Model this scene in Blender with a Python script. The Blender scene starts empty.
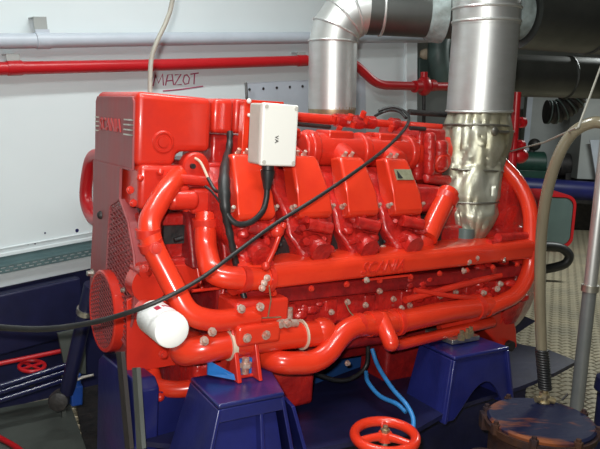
import bpy, bmesh, math, random
from mathutils import Vector, Matrix
random.seed(7)
V = Vector
sc = bpy.context.scene
COL = sc.collection

# ------------------------------------------------------------------ camera
FPX, CX, CY = 700.0, 300.0, 224.5
PITCH, ROLL = math.radians(9.2), math.radians(2.1)
CAM = V((0, 0, 1.30))
_c, _s = math.cos(ROLL), math.sin(ROLL)
_ct, _st = math.cos(PITCH), math.sin(PITCH)
RIGHT = V((_c, _s * _st, _s * _ct))
RIGHT.y, RIGHT.z = _s * _st, _s * _ct
UPV = V((-_s, _c * _st, _c * _ct))
FWD = V((0, _ct, -_st))
cam_d = bpy.data.cameras.new('camera')
cam = bpy.data.objects.new('camera', cam_d)
COL.objects.link(cam)
cam_d.sensor_fit = 'HORIZONTAL'
cam_d.sensor_width = 36.0
cam_d.lens = 36.0 * FPX / 600.0
cam_d.clip_start = 0.02
m = Matrix((RIGHT, UPV, -FWD)).transposed().to_4x4()
m.translation = CAM
cam.matrix_world = m
sc.camera = cam


def ray(px, py):
    return FWD + RIGHT * ((px - CX) / FPX) - UPV * ((py - CY) / FPX)


# ------------------------------------------------------------------ frames of reference (world matrices)
def frame(origin, az, tilt):
    e1 = V((math.sin(az) * math.cos(tilt), math.cos(az) * math.cos(tilt), -math.sin(tilt)))
    e2 = V((-math.cos(az), math.sin(az), 0))
    e3 = e1.cross(e2)
    M = Matrix((e1, e2, e3)).transposed().to_4x4()
    M.translation = V(origin)
    return M


ENG = frame((-0.60698, 2.20072, 0.66886), math.radians(56.5), math.radians(1.5))
WALL = frame((-0.67, 3.27, 1.2), math.radians(50.0), math.radians(-5.2))
WORLD = Matrix.Identity(4)


def hit(F, px, py, axis, val):
    """point of frame F where the sight line through a photo pixel meets the plane axis = val"""
    inv = F.inverted()
    c = inv @ CAM
    d = inv.to_3x3() @ ray(px, py)
    t = (val - c[axis]) / d[axis]
    return c + d * t


def pe(px, py, v=None, u=None, w=None):      # engine frame: x along, y = -v away, z up
    if v is not None:
        return hit(ENG, px, py, 1, -v)
    if u is not None:
        return hit(ENG, px, py, 0, u)
    return hit(ENG, px, py, 2, w)


def pl(px, py, off=0.0):                      # wall frame, off = distance in front of the wall
    return hit(WALL, px, py, 1, -off)


def pz(px, py, z):
    return hit(WORLD, px, py, 2, z)


def py_(px, py, y):
    return hit(WORLD, px, py, 1, y)


def metres(F, p, px):
    return px * (F @ p - CAM).dot(FWD) / FPX


# ------------------------------------------------------------------ mesh builder
class MB:
    def __init__(self):
        self.bm = bmesh.new()

    def face(self, vs):
        try:
            return self.bm.faces.new(vs)
        except ValueError:
            return None

    def loft(self, rings, cap=True, closed=True):
        R = [[self.bm.verts.new(p) for p in r] for r in rings]
        n = len(R[0])
        for a, b in zip(R, R[1:]):
            for i in range(n if closed else n - 1):
                j = (i + 1) % n
                self.face((a[i], a[j], b[j], b[i]))
        if cap and closed:
            self.face(list(reversed(R[0])))
            self.face(R[-1])
        return self

    def prism(self, poly, vec):
        vec = V(vec)
        return self.loft([[V(p) for p in poly], [V(p) + vec for p in poly]])

    def box(self, a, b):
        x0, x1 = sorted((a[0], b[0])); y0, y1 = sorted((a[1], b[1])); z0, z1 = sorted((a[2], b[2]))
        return self.loft([[V((x0, y0, z)), V((x1, y0, z)), V((x1, y1, z)), V((x0, y1, z))] for z in (z0, z1)])

    def obox(self, c, ax, ay, az):
        """box centred at c with half-axis vectors"""
        c, ax, ay, az = V(c), V(ax), V(ay), V(az)
        return self.loft([[c - ax - ay + s * az, c + ax - ay + s * az, c + ax + ay + s * az, c - ax + ay + s * az] for s in (-1, 1)])

    def tube(self, pts, r, n=14, cap=True):
        pts = [V(p) for p in pts]
        rs = r if isinstance(r, (list, tuple)) else [r] * len(pts)
        T = []
        for i in range(len(pts)):
            a = pts[max(0, i - 1)]; b = pts[min(len(pts) - 1, i + 1)]
            t = (b - a)
            T.append(t.normalized() if t.length > 1e-9 else V((0, 0, 1)))
        up = V((0, 0, 1)) if abs(T[0].z) < .9 else V((0, 1, 0))
        nrm = T[0].cross(up).normalized()
        rings = []
        for p, t, rr in zip(pts, T, rs):
            nrm = (nrm - t * nrm.dot(t))
            nrm = nrm.normalized() if nrm.length > 1e-6 else t.orthogonal().normalized()
            bn = t.cross(nrm)
            rings.append([p + (nrm * math.cos(2 * math.pi * k / n) + bn * math.sin(2 * math.pi * k / n)) * rr for k in range(n)])
        return self.loft(rings, cap)

    def cyl(self, a, b, r, n=20, r2=None):
        return self.tube([a, b], [r, r if r2 is None else r2], n)

    def lathe(self, c, axis, prof, n=32):
        """prof: list of (radius, height along axis)"""
        c, axis = V(c), V(axis).normalized()
        a = axis.orthogonal().normalized(); b = axis.cross(a)
        rings = [[c + axis * h + (a * math.cos(2 * math.pi * k / n) + b * math.sin(2 * math.pi * k / n)) * max(r, 1e-4) for k in range(n)] for r, h in prof]
        return self.loft(rings)

    def torus(self, c, axis, R, r, n=40, k=12):
        c, axis = V(c), V(axis).normalized()
        a = axis.orthogonal().normalized(); b = axis.cross(a)
        rings = []
        for i in range(n):
            th = 2 * math.pi * i / n
            d = a * math.cos(th) + b * math.sin(th)
            rings.append([c + d * (R + r * math.cos(2 * math.pi * j / k)) + axis * r * math.sin(2 * math.pi * j / k) for j in range(k)])
        rings.append(rings[0])
        return self.loft(rings, cap=False)

    def ball(self, c, r, sx=1, sy=1, sz=1, seg=16):
        c = V(c)
        M = Matrix.Translation(c) @ Matrix.Diagonal((r * sx, r * sy, r * sz, 1))
        bmesh.ops.create_uvsphere(self.bm, u_segments=seg, v_segments=seg // 2 + 2, radius=1, matrix=M)
        return self

    def bolt(self, c, axis, r, h):
        return self.lathe(c, axis, [(r * 1.5, 0), (r * 1.5, h * .25), (r, h * .26), (r * .95, h), (r * .4, h * 1.05)], 8)

    def text(self, s, c, ux, uy, size, depth, align='CENTER', shear=0.0):
        cu = bpy.data.curves.new('lettering_curve', 'FONT')
        cu.body = s; cu.size = size; cu.extrude = depth; cu.align_x = align; cu.align_y = 'CENTER'; cu.shear = shear
        cu.resolution_u = 3
        ob = bpy.data.objects.new('lettering_curve', cu)
        COL.objects.link(ob)
        dg = bpy.context.evaluated_depsgraph_get()
        me = bpy.data.meshes.new_from_object(ob.evaluated_get(dg))
        ux, uy = V(ux), V(uy)
        M = Matrix((ux, uy, ux.normalized().cross(uy.normalized()))).transposed().to_4x4(); M.translation = V(c)
        me.transform(M)
        self.bm.from_mesh(me)
        bpy.data.objects.remove(ob); bpy.data.curves.remove(cu); bpy.data.meshes.remove(me)
        return self


def spline(pts, k=8):
    """Catmull-Rom through the points"""
    pts = [V(p) for p in pts]
    P = [2 * pts[0] - pts[1]] + pts + [2 * pts[-1] - pts[-2]]
    out = []
    for i in range(1, len(P) - 2):
        p0, p1, p2, p3 = P[i - 1:i + 3]
        for j in range(k):
            t = j / k
            out.append(.5 * ((2 * p1) + (p2 - p0) * t + (2 * p0 - 5 * p1 + 4 * p2 - p3) * t * t + (3 * p1 - p0 - 3 * p2 + p3) * t ** 3))
    out.append(pts[-1])
    return out


def bend(pts, rad, k=7):
    """polyline with round elbows"""
    pts = [V(p) for p in pts]
    out = [pts[0]]
    for a, b, c in zip(pts, pts[1:], pts[2:]):
        d1, d2 = (a - b), (c - b)
        L = min(rad, d1.length * .49, d2.length * .49)
        p, q = b + d1.normalized() * L, b + d2.normalized() * L
        for j in range(k + 1):
            t = j / k
            out.append(p * (1 - t) ** 2 + b * 2 * t * (1 - t) + q * t * t)
    out.append(pts[-1])
    return out


# ------------------------------------------------------------------ objects
HOME = {}


def thing(name, label, cat, F, base, group=None):
    o = bpy.data.objects.new(name, None)
    o.empty_display_size = .05
    COL.objects.link(o)
    o.matrix_world = F @ Matrix.Translation(V(base))
    o['label'] = label; o['category'] = cat
    if group:
        o['group'] = group
    HOME[o.name] = V(base)
    return o


def _mesh(name, mb, mat, base, smooth, bevel, sub, seg):
    bmesh.ops.recalc_face_normals(mb.bm, faces=mb.bm.faces)
    me = bpy.data.meshes.new(name)
    mb.bm.to_mesh(me); mb.bm.free()
    me.transform(Matrix.Translation(-V(base)))
    me.materials.append(mat)
    if smooth:
        me.shade_smooth()
        me.set_sharp_from_angle(angle=math.radians(38))
    o = bpy.data.objects.new(name, me)
    COL.objects.link(o)
    if bevel:
        b = o.modifiers.new('bevel', 'BEVEL')
        b.width = bevel; b.segments = seg; b.limit_method = 'ANGLE'; b.angle_limit = math.radians(35)
        b.harden_normals = False
    if sub:
        s = o.modifiers.new('sub', 'SUBSURF'); s.levels = s.render_levels = sub
    return o


def islands(bm):
    bm.verts.index_update()
    seen, out = set(), []
    for v0 in bm.verts:
        if v0 in seen:
            continue
        st, isl = [v0], []
        seen.add(v0)
        while st:
            v = st.pop(); isl.append(v)
            for e in v.link_edges:
                o = e.other_vert(v)
                if o not in seen:
                    seen.add(o); st.append(o)
        out.append(isl)
    return out


def each(name, mb, mat, parent, label=None, **k):
    """one part for every separate piece in the builder"""
    mb.bm.verts.ensure_lookup_table()
    res = None
    for isl in islands(mb.bm):
        idx = {v: i for i, v in enumerate(isl)}
        nb = MB()
        nv = [nb.bm.verts.new(v.co) for v in isl]
        for f in {f for v in isl for f in v.link_faces}:
            nb.face([nv[idx[v]] for v in f.verts])
        res = part(name, nb, mat, parent, label, **k)
    mb.bm.free()
    return res


def part(name, mb, mat, parent, label=None, smooth=True, bevel=0, sub=0, seg=3):
    base = HOME[parent.name]
    o = _mesh(name, mb, mat, base, smooth, bevel, sub, seg)
    o.parent = parent
    HOME[o.name] = base
    if label:
        o['label'] = label
    return o


def solo(name, mb, mat, label, cat, F=WORLD, base=(0, 0, 0), group=None, kind=None, smooth=True, bevel=0, sub=0, seg=3):
    o = _mesh(name, mb, mat, base, smooth, bevel, sub, seg)
    o.matrix_world = F @ Matrix.Translation(V(base))
    HOME[o.name] = V(base)
    if label:
        o['label'] = label; o['category'] = cat
    if group:
        o['group'] = group
    if kind:
        o['kind'] = kind
    return o


# ------------------------------------------------------------------ materials
def mat(name, col, rough=.4, metal=0., col2=None, nscale=6., bump=0., bscale=40., spec=.5, coat=0., detail=4., lo=.35, hi=.7, rough2=None, aniso=None, emit=None, trans=0.):
    m = bpy.data.materials.new(name)
    m.use_nodes = True
    nt = m.node_tree
    b = nt.nodes['Principled BSDF']
    b.inputs['Base Color'].default_value = (*col, 1)
    b.inputs['Roughness'].default_value = rough
    b.inputs['Metallic'].default_value = metal
    b.inputs['Specular IOR Level'].default_value = spec
    b.inputs['Coat Weight'].default_value = coat
    b.inputs['Coat Roughness'].default_value = .12
    if trans:
        b.inputs['Transmission Weight'].default_value = trans
    tc = nt.nodes.new('ShaderNodeTexCoord')
    src = tc.outputs['Object']
    if aniso:
        mp = nt.nodes.new('ShaderNodeMapping'); mp.inputs['Scale'].default_value = aniso
        nt.links.new(src, mp.inputs[0]); src = mp.outputs[0]
    if col2 or rough2 is not None:
        n = nt.nodes.new('ShaderNodeTexNoise')
        n.inputs['Scale'].default_value = nscale; n.inputs['Detail'].default_value = detail; n.inputs['Roughness'].default_value = .6
        nt.links.new(src, n.inputs['Vector'])
        r = nt.nodes.new('ShaderNodeMapRange')
        r.inputs['From Min'].default_value = lo; r.inputs['From Max'].default_value = hi
        nt.links.new(n.outputs['Fac'], r.inputs['Value'])
        if col2:
            mx = nt.nodes.new('ShaderNodeMix'); mx.data_type = 'RGBA'
            mx.inputs[6].default_value = (*col, 1); mx.inputs[7].default_value = (*col2, 1)
            nt.links.new(r.outputs[0], mx.inputs[0]); nt.links.new(mx.outputs[2], b.inputs['Base Color'])
        if rough2 is not None:
            rr = nt.nodes.new('ShaderNodeMapRange')
            rr.inputs['To Min'].default_value = rough; rr.inputs['To Max'].default_value = rough2
            nt.links.new(r.outputs[0], rr.inputs['Value']); nt.links.new(rr.outputs[0], b.inputs['Roughness'])
    if bump:
        n2 = nt.nodes.new('ShaderNodeTexNoise'); n2.inputs['Scale'].default_value = bscale; n2.inputs['Detail'].default_value = 3
        nt.links.new(src, n2.inputs['Vector'])
        bp = nt.nodes.new('ShaderNodeBump'); bp.inputs['Strength'].default_value = bump; bp.inputs['Distance'].default_value = .01
        nt.links.new(n2.outputs['Fac'], bp.inputs['Height']); nt.links.new(bp.outputs[0], b.inputs['Normal'])
    if emit:
        b.inputs['Emission Color'].default_value = (*emit[:3], 1); b.inputs['Emission Strength'].default_value = emit[3]
    return m


RED = mat('red_engine_paint', (.66, .032, .014), .30, col2=(.54, .022, .012), nscale=9, bump=.10, bscale=28, coat=.35, rough2=.42)
REDC = mat('red_cast_paint', (.54, .020, .014), .27, col2=(.30, .011, .011), nscale=16, bump=.8, bscale=34, coat=.4, rough2=.42)
ORANGE = mat('bright_red_pipe_paint', (.72, .042, .014), .27, col2=(.64, .030, .012), nscale=8, bump=.06, bscale=20, coat=.4)
SHADEDRED = mat('shaded_front_red', (.35, .058, .060), .5, col2=(.27, .08, .085), nscale=10, bump=.08, bscale=40, aniso=(1, 1, .25))  # wall reflection and missing direct light on the front put into the colour
DARKRED = mat('dark_red_paint', (.30, .010, .010), .4, col2=(.16, .008, .010), nscale=18, bump=.4, bscale=45)  # darker red for crankcase, valley, brackets and lower castings
PIPERED = mat('fire_main_red', (.50, .010, .016), .35, col2=(.44, .010, .014), nscale=5)
WHITE = mat('white_bulkhead_paint', (.70, .77, .79), .30, col2=(.66, .73, .75), nscale=1.6, bump=.05, bscale=2.5, rough2=.36)
PALE = mat('pale_grey_pipe_paint', (.50, .55, .62), .4, col2=(.45, .50, .56), nscale=8)
NAVY = mat('navy_gloss_paint', (.014, .018, .125), .33, col2=(.010, .013, .085), nscale=7, bump=.14, bscale=26, coat=.25)
NAVYD = mat('dark_navy_paint', (.010, .012, .055), .45, col2=(.006, .007, .030), nscale=6, bump=.12, bscale=24)
BLUE = mat('blue_pipe_paint', (.010, .014, .12), .45, col2=(.008, .012, .09), nscale=6)
BRIGHTBLUE = mat('bright_blue_paint', (.012, .06, .30), .4, col2=(.01, .05, .22), nscale=20)
CYAN = mat('light_blue_primer', (.012, .15, .48), .45, col2=(.01, .11, .35), nscale=30)
HOSEBLUE = mat('light_blue_hose', (.03, .20, .50), .4)
STEEL = mat('galvanised_duct_steel', (.66, .67, .66), .38, .82, col2=(.58, .59, .57), nscale=5, rough2=.46, aniso=(1, 1, 4))
STEELD = mat('dark_duct_steel', (.13, .135, .13), .42, .85, col2=(.09, .095, .09), nscale=4, rough2=.5)
ZINC = mat('zinc_plated', (.62, .61, .56), .35, .9, col2=(.40, .37, .30), nscale=30)
FOIL = mat('aluminised_lagging_cloth', (.50, .49, .41), .36, .7, col2=(.30, .26, .14), nscale=6, bump=.3, bscale=18, rough2=.48)
WIRE = mat('lagging_wire', (.25, .24, .21), .4, .9)
RUBBER = mat('black_rubber', (.012, .013, .014), .45, col2=(.02, .02, .02), nscale=20)
BLACK = mat('greasy_black', (.012, .012, .013), .5, col2=(.035, .03, .028), nscale=20, bump=.3, bscale=40)
GREYCABLE = mat('beige_grey_cable', (.30, .29, .25), .5)
LIDWHITE = mat('off_white_plastic', (.80, .79, .74), .4)
BOXGREY = mat('grey_cast_box', (.55, .52, .47), .5, col2=(.46, .43, .38), nscale=12)
FILTERW = mat('white_filter_enamel', (.86, .86, .84), .3)
BLACKINK = mat('black_ink', (.02, .02, .02), .6)
REDINK = mat('dark_red_marker_ink', (.36, .05, .12), .7)
LOGORED = mat('dark_red_print', (.42, .01, .05), .5)
BOLTM = mat('worn_bolt_steel', (.56, .50, .43), .4, .4, col2=(.50, .14, .09), nscale=60)
BRASS = mat('brass_fitting', (.50, .40, .22), .4, .8, col2=(.35, .30, .22), nscale=40)
HOSE = mat('tan_translucent_hose', (.19, .165, .11), .22, col2=(.13, .11, .075), nscale=9, coat=.5, aniso=(1, 1, .3))
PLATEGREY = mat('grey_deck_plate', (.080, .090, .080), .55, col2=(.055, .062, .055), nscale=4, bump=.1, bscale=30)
RUST = mat('rusty_navy_lid', (.008, .011, .036), .6, spec=.2, col2=(.20, .060, .020), nscale=5.5, bump=.3, bscale=30, lo=.52, hi=.62, aniso=(.6, 1.5, 1))
RUSTY = mat('rust_brown', (.06, .026, .015), .75, spec=.2, col2=(.012, .012, .022), nscale=14, bump=.4, bscale=40)
GREEN = mat('dark_green_machine_paint', (.015, .065, .045), .45, col2=(.01, .04, .03), nscale=10)
GREENGREY = mat('grey_green_cover', (.10, .15, .14), .45, col2=(.08, .12, .115), nscale=5)
GREY = mat('mid_grey_paint', (.36, .385, .375), .5, col2=(.31, .33, .325), nscale=4)
TRAYM = mat('galvanised_tray', (.13, .21, .22), .45, .3, col2=(.10, .17, .18), nscale=12)
PLATEY = mat('worn_name_plate', (.42, .42, .28), .4, .4, col2=(.30, .30, .20), nscale=50)
FLAKY = mat('flaky_grey_sealant', (.30, .36, .36), .6, col2=(.17, .20, .19), nscale=16, bump=.5, bscale=30)
PIPEGREY = mat('grey_steel_pipe', (.20, .215, .215), .35, .5, col2=(.24, .25, .25), nscale=12)
YELLOW = mat('yellow_cable_sheath', (.60, .42, .04), .45)
BROWN = mat('brown_strip', (.035, .029, .027), .6)
GREYSTRIP = mat('grey_green_strip', (.10, .11, .10), .5)
MIDBLUE = mat('mid_blue_paint', (.012, .055, .19), .45, col2=(.01, .04, .13), nscale=9)
DIMGREY = mat('dim_grey_paint', (.13, .14, .14), .6)
NAVYGLOSS = mat('dark_navy_gloss', (.008, .010, .05), .18, coat=.5)
LETTER = mat('faded_red_letters', (.42, .045, .045), .4)
LABELBLUE = mat('dark_blue_label', (.01, .012, .08), .5)
SEALANT = mat('cream_sealant', (.58, .48, .36), .6)


def checker_mat():
    m = mat('chequer_plate', (.45, .395, .27), .45, .35, col2=(.33, .30, .22), nscale=3)
    nt = m.node_tree; b = nt.nodes['Principled BSDF']
    tc = nt.nodes.new('ShaderNodeTexCoord')
    mp = nt.nodes.new('ShaderNodeMapping'); mp.inputs['Rotation'].default_value = (0, 0, math.radians(20)); mp.inputs['Scale'].default_value = (17, 17, 17)
    nt.links.new(tc.outputs['Object'], mp.inputs[0])
    ch = nt.nodes.new('ShaderNodeTexVoronoi'); ch.inputs['Scale'].default_value = 1.0; ch.inputs['Randomness'].default_value = .0
    ch.distance = 'MANHATTAN'
    nt.links.new(mp.outputs[0], ch.inputs['Vector'])
    r = nt.nodes.new('ShaderNodeMapRange'); r.inputs['From Min'].default_value = .25; r.inputs['From Max'].default_value = .55
    r.inputs['To Min'].default_value = 1; r.inputs['To Max'].default_value = 0
    nt.links.new(ch.outputs['Distance'], r.inputs['Value'])
    bp = nt.nodes.new('ShaderNodeBump'); bp.inputs['Strength'].default_value = .9; bp.inputs['Distance'].default_value = .02
    nt.links.new(r.outputs[0], bp.inputs['Height']); nt.links.new(bp.outputs[0], b.inputs['Normal'])
    return m


CHECKER = checker_mat()

# ================================================================== THE SETTING
def quad_slab(mb, pts, vec):
    return mb.prism(pts, vec)


# floor: chequer plate over the whole room, grey deck plate in the near left corner is a thing of its own
mb = MB(); mb.box((-4.5, -2.0, -.06), (8.5, 10.6, 0.0))
solo('floor', mb, CHECKER, None, None, kind='structure', smooth=False)
mb = MB(); mb.box((-4.5, -2.0, 2.75), (8.5, 10.6, 2.83))
solo('ceiling', mb, GREY, None, None, kind='structure', smooth=False)

# white side bulkhead behind the engine (own frame: x along, y into the wall)
xl = -4.0
xr = pl(415, 85)[0]
zb = pl(0, 288)[2]
mb = MB(); mb.box((xl, 0, zb), (xr, .06, 1.75))
wall_back = solo('wall_back', mb, WHITE, None, None, F=WALL, base=(0, 0, zb), kind='structure', smooth=False, bevel=.004)
mb = MB(); mb.box((xl, .02, -1.5), (xr, .10, zb + .002))
solo('wall_lower', mb, NAVYD, None, None, F=WALL, base=(0, 0, -1.5), kind='structure', smooth=False)
# ledge line above the cable tray
za = pl(0, 255)[2]
mb = MB(); mb.box((xl, -.012, za - .008), (xr, -.0005, za + .008))
mb.box((xl, -.010, za + .024), (xr, -.0005, za + .030))
solo('trim_1', mb, WHITE, None, None, F=WALL, base=(0, 0, za), kind='structure', bevel=.003)
# panel seam on the bulkhead: upright strip at the right-hand corner
mb = MB(); mb.box((xr - .10, -.02, zb), (xr, -.0005, 1.72))
solo('trim_2', mb, WHITE, None, None, F=WALL, base=(xr, 0, zb), kind='structure', bevel=.003)
# far wall on the right, side walls and the wall behind the camera
mb = MB(); mb.box((-4.5, 10.4, 0), (8.5, 10.5, 2.75))
solo('wall_far', mb, GREY, None, None, kind='structure', smooth=False)
mb = MB(); mb.box((8.4, -2, 0), (8.5, 10.4, 2.75))
solo('wall_right', mb, DIMGREY, None, None, kind='structure', smooth=False)
mb = MB(); mb.box((-4.5, -2, 0), (-4.4, 10.4, 2.75))
solo('wall_left', mb, WHITE, None, None, kind='structure', smooth=False)
mb = MB(); mb.box((-4.4, -2.1, 0), (8.4, -2.0, 2.75))
solo('wall_front', mb, DIMGREY, None, None, kind='structure', smooth=False)

# handwritten word on the bulkhead
mb = MB()
strokes = [
    [(152, 85), (155, 74), (159, 82), (163, 73), (165, 85)],
    [(167, 85), (170, 75), (175, 74), (177, 79), (170, 81), (176, 85)],
    [(178, 75), (186, 74), (179, 86), (187, 85)],
    [(191, 76), (189, 82), (191, 85), (196, 84), (198, 79), (195, 75), (191, 76)],
    [(190, 75), (200, 73)] , [(192.5, 73.5), (202, 72.6)], [(197.5, 73), (196.5, 84)],
]
strokes = strokes[:4] + [[(189.5, 73.6), (202.5, 72.6)], [(196.0, 73.2), (195.0, 84.5)]]
strokes = [
    [(153, 86), (155.5, 75), (158.5, 83), (162.5, 74), (163.5, 85.5)],
    [(165.5, 85.5), (167.8, 75), (172, 74.2), (173.6, 85)], [(166.8, 81), (173, 80.3)],
    [(175, 75), (181, 74.2), (174.5, 85), (181.5, 84.5)],
    [(184.5, 75.5), (183, 81), (185, 84.3), (188.5, 83.5), (189.5, 78), (187, 74.8), (184.5, 75.5)],
    [(190.5, 74.2), (198.5, 73)], [(194.6, 73.6), (194, 84.3)],
    [(163, 91), (180, 89.5), (203, 86.2)],
]
for s in strokes:
    mb.tube([pl(a, b, .0012) for a, b in s], .0032, 6)
part('handwriting', mb, REDINK, wall_back, 'word MAZOT handwritten and underlined in dark red marker')
# small dabs on the lower wall
mb = MB()
for a, b, r in [(77, 230.5, .008), (45, 233, .004), (28, 244, .004), (35, 243.5, .004)]:
    p = pl(a, b, 0); mb.cyl(p + V((0, .001, 0)), p - V((0, .0015, 0)), r, 10)
each('ink_mark', mb, LABELBLUE, wall_back)
# riveted patch panel behind the engine's top
p0, p1 = pl(245, 84), pl(326, 79.5)
mb = MB(); mb.box((p0[0], -.004, p1[2] - .35), (p1[0] + .3, -.0005, p0[2] + .005))
pan = part('patch_panel', mb, PALE, wall_back, 'thin pale sheet riveted to the bulkhead')
mb = MB()
for k in range(7):
    q = p0.lerp(p1, .04 + .16 * k); mb.cyl((q[0], -.0045, q[2] - .028), (q[0], -.008, q[2] - .028), .007, 8)
mb.box((p0[0] - .004, -.007, p0[2] - .13), (p0[0] + .004, -.0035, p0[2] + .005))
each('rivet', mb, BLACK, pan)

# pipes on the bulkhead
def wall_pipe(name, label, cat, pts, rpx, mt, off, clamps, bendr=.12):
    P = [pl(a, b, off) for a, b in pts]
    r = metres(WALL, P[len(P) // 2], rpx)
    t = thing(name, label, cat, WALL, P[0])
    part('pipe_run', MB().tube(bend(P, bendr), r, 20), mt, t)
    for (a, b, up, m2) in clamps:
        c = pl(a, b, off)
        k = MB(); d = (P[1] - P[0]).normalized()
        k.cyl(c - d * .028, c + d * .028, r * 1.12, 20)
        k.box((c[0] - .028, c[1] - r * .4, c[2]), (c[0] + .028, c[1] - r * .4 + .006, c[2] + up * .5)) if up else None
        cl = part('clamp', k, m2, t)
        if up:
            k = MB(); k.obox((c[0], c[1] + .004, c[2] + up * .62), (.026, 0, 0), (0, .003, 0), (0, 0, up * .42))
            k.obox((c[0], (c[1] - .001) / 2, c[2] + up * 1.04), (.026, 0, 0), (0, -c[1] / 2 - .001, 0), (0, 0, .003))
            part('bracket', k, GREY, cl, 'bare grey bracket')
    return t


wall_pipe('wall_pipe', 'thick pale grey pipe along the top of the white bulkhead', 'pipe', [(-200, 43.5), (0, 41), (200, 38.5), (330, 37.5), (440, 38)], 6.2, PALE, .06, [(42.5, 40.5, .085, PALE)])
wall_pipe('fire_pipe', 'dark red pipe along the white bulkhead above the handwritten word', 'pipe', [(-200, 76), (0, 68.5), (160, 65), (305, 60.5), (352, 61), (377, 85), (424, 86.5), (452, 86.5)], 4.6, PIPERED, .055, [(14.5, 68, .05, PIPERED), (302, 60.6, .04, PIPERED)], .08)
c = pl(424, 86, .055)
mb = MB(); mb.ball(c, .055, 1, .8, 1.1); mb.cyl(c - V((.09, 0, 0)), c - V((.045, 0, 0)), .036); mb.cyl(c + V((.045, 0, 0)), c + V((.09, 0, 0)), .036)
mb.cyl(c, c + V((0, 0, .085)), .022, 12)
t = thing('pipe_valve', 'rounded dark red valve body on the thin red bulkhead pipe', 'valve', WALL, c)
part('valve_body', mb, PIPERED, t)
mb = MB(); mb.cyl(c - V((0, 0, .05)), c - V((0, 0, .26)), .012, 10)
part('drain_spindle', mb, BLACK, t, 'thin black spindle hanging below')

# perforated cable tray
pa, pb = pl(-30, 268), pl(150, 235)
x0, x1 = -1.6, pl(150, 240)[0] + .5
zt, zm, zl = pl(0, 258, .05)[2], pl(0, 266, .05)[2], pl(0, 273.5, .05)[2]
mb = MB()
mb.box((x0, -.004, zm), (x1, -.0005, zt))
mb.box((x0, -.055, zm - .004), (x1, -.002, zm))
mb.box((x0, -.058, zm - .006), (x1, -.054, zm + .001)); mb.box((x0, -.058, zl), (x1, -.054, zl + .006))
zc = (zm + zl) / 2
mb.box((x0, -.058, zc - .0035), (x1, -.054, zc + .0035))
n = int((x1 - x0) / .032)
for k in range(n):
    x = x0 + k * .032
    mb.box((x, -.0579, zc), (x + .012, -.0541, zm - .003))
    mb.box((x + .016, -.0579, zl + .003), (x + .028, -.0541, zc))
solo('cable_tray', mb, TRAYM, 'perforated galvanised cable tray along the foot of the white bulkhead', 'cable tray', F=WALL, base=(0, 0, zl), smooth=False)
mb = MB(); mb.box((x0, -.050, zm + .0005), (x1, -.0045, zm + .012)); 

# ================================================================== THE ENGINE
EB = V((.75, 0, -.30))
eng = thing('marine_diesel_engine', 'big bright red marine diesel engine with four slanted covers, on blue pedestals', 'engine', ENG, EB)


def P(*a, **k):
    return pe(*a, **k)


def section(vw, u0, u1, u2=None):
    """prism along u from a list of (v, w)"""
    return [V((u0, -v, w)) for v, w in vw], V((u1 - u0, 0, 0))


def epart(name, mb, mt, label=None, parent=None, **k):
    return part(name, mb, mt, parent or eng, label, **k)


# crankcase
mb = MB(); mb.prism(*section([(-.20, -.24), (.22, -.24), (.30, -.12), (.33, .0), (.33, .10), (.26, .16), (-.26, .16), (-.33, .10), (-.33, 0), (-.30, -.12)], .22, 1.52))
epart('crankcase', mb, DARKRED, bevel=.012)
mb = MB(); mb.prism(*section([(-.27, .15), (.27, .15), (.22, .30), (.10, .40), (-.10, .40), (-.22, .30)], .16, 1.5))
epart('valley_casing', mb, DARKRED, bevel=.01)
# dark gear behind the head gaps
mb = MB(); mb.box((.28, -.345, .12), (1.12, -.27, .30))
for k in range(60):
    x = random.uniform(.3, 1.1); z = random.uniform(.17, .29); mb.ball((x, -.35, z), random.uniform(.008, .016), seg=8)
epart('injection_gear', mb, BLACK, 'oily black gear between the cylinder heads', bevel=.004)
# intake runner boxes along the top
mb = MB()
a, b = P(296, 143, v=.13), P(452, 157, v=.13)
mb.tube([(a.x, -.15, .518), (1.38, -.15, .518)], .060, 24)
for k in range(4):
    x = .52 + k * .225
    mb.cyl((x, -.15, .518), (x, -.25, .485), .048, 16, .040)
    mb.cyl((x + .10, -.15, .518), (x + .135, -.15, .518), .068, 20)
    mb.box((x - .05, -.19, .555), (x + .06, -.10, .588))
mb.box((a.x, -.13, .40), (1.38, .10, .55))
epart('intake_manifold', mb, RED, bevel=.008)
# charge air pipe above it
mb = MB()
A = P(293, 117, v=.05); Bq = P(447, 128, v=.05)
r = metres(ENG, A, 5.2)
mb.tube([A, A.lerp(Bq, .3)], r, 16); mb.tube([A.lerp(Bq, .42), Bq], r * .8, 16)
epart('coolant_rail', mb, RED)
mb = MB()
for t_ in (.27, .335, .40, .46, .62):
    c = A.lerp(Bq, t_); d = (Bq - A).normalized()
    mb.cyl(c - d * .018, c + d * .018, r * 1.35, 16)
mb.tube(bend([A.lerp(Bq, .30), A.lerp(Bq, .36) + V((0, -.03, -.012)), A.lerp(Bq, .44)], .05), r * 1.05, 14)
each('rail_coupling', mb, REDC, eng)
mb = MB()
for p in [(333, 121), (349, 120), (362, 117), (365, 123), (352, 127), (390, 131), (338, 132)]:
    q = P(*p, v=.08); mb.cyl(q, q + V((0, -.01, .02)), .011, 8)
mb.tube([P(371, 133, v=.17), P(385, 145, v=.18)], .005, 8)
each('rail_fitting', mb, RED, eng)
# red rod under the rail and pale strip
mb = MB(); mb.tube([P(297, 124, v=.07), P(330, 127, v=.07)], .008, 8)
epart('rail_gap_pipe', mb, BLACK)

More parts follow.
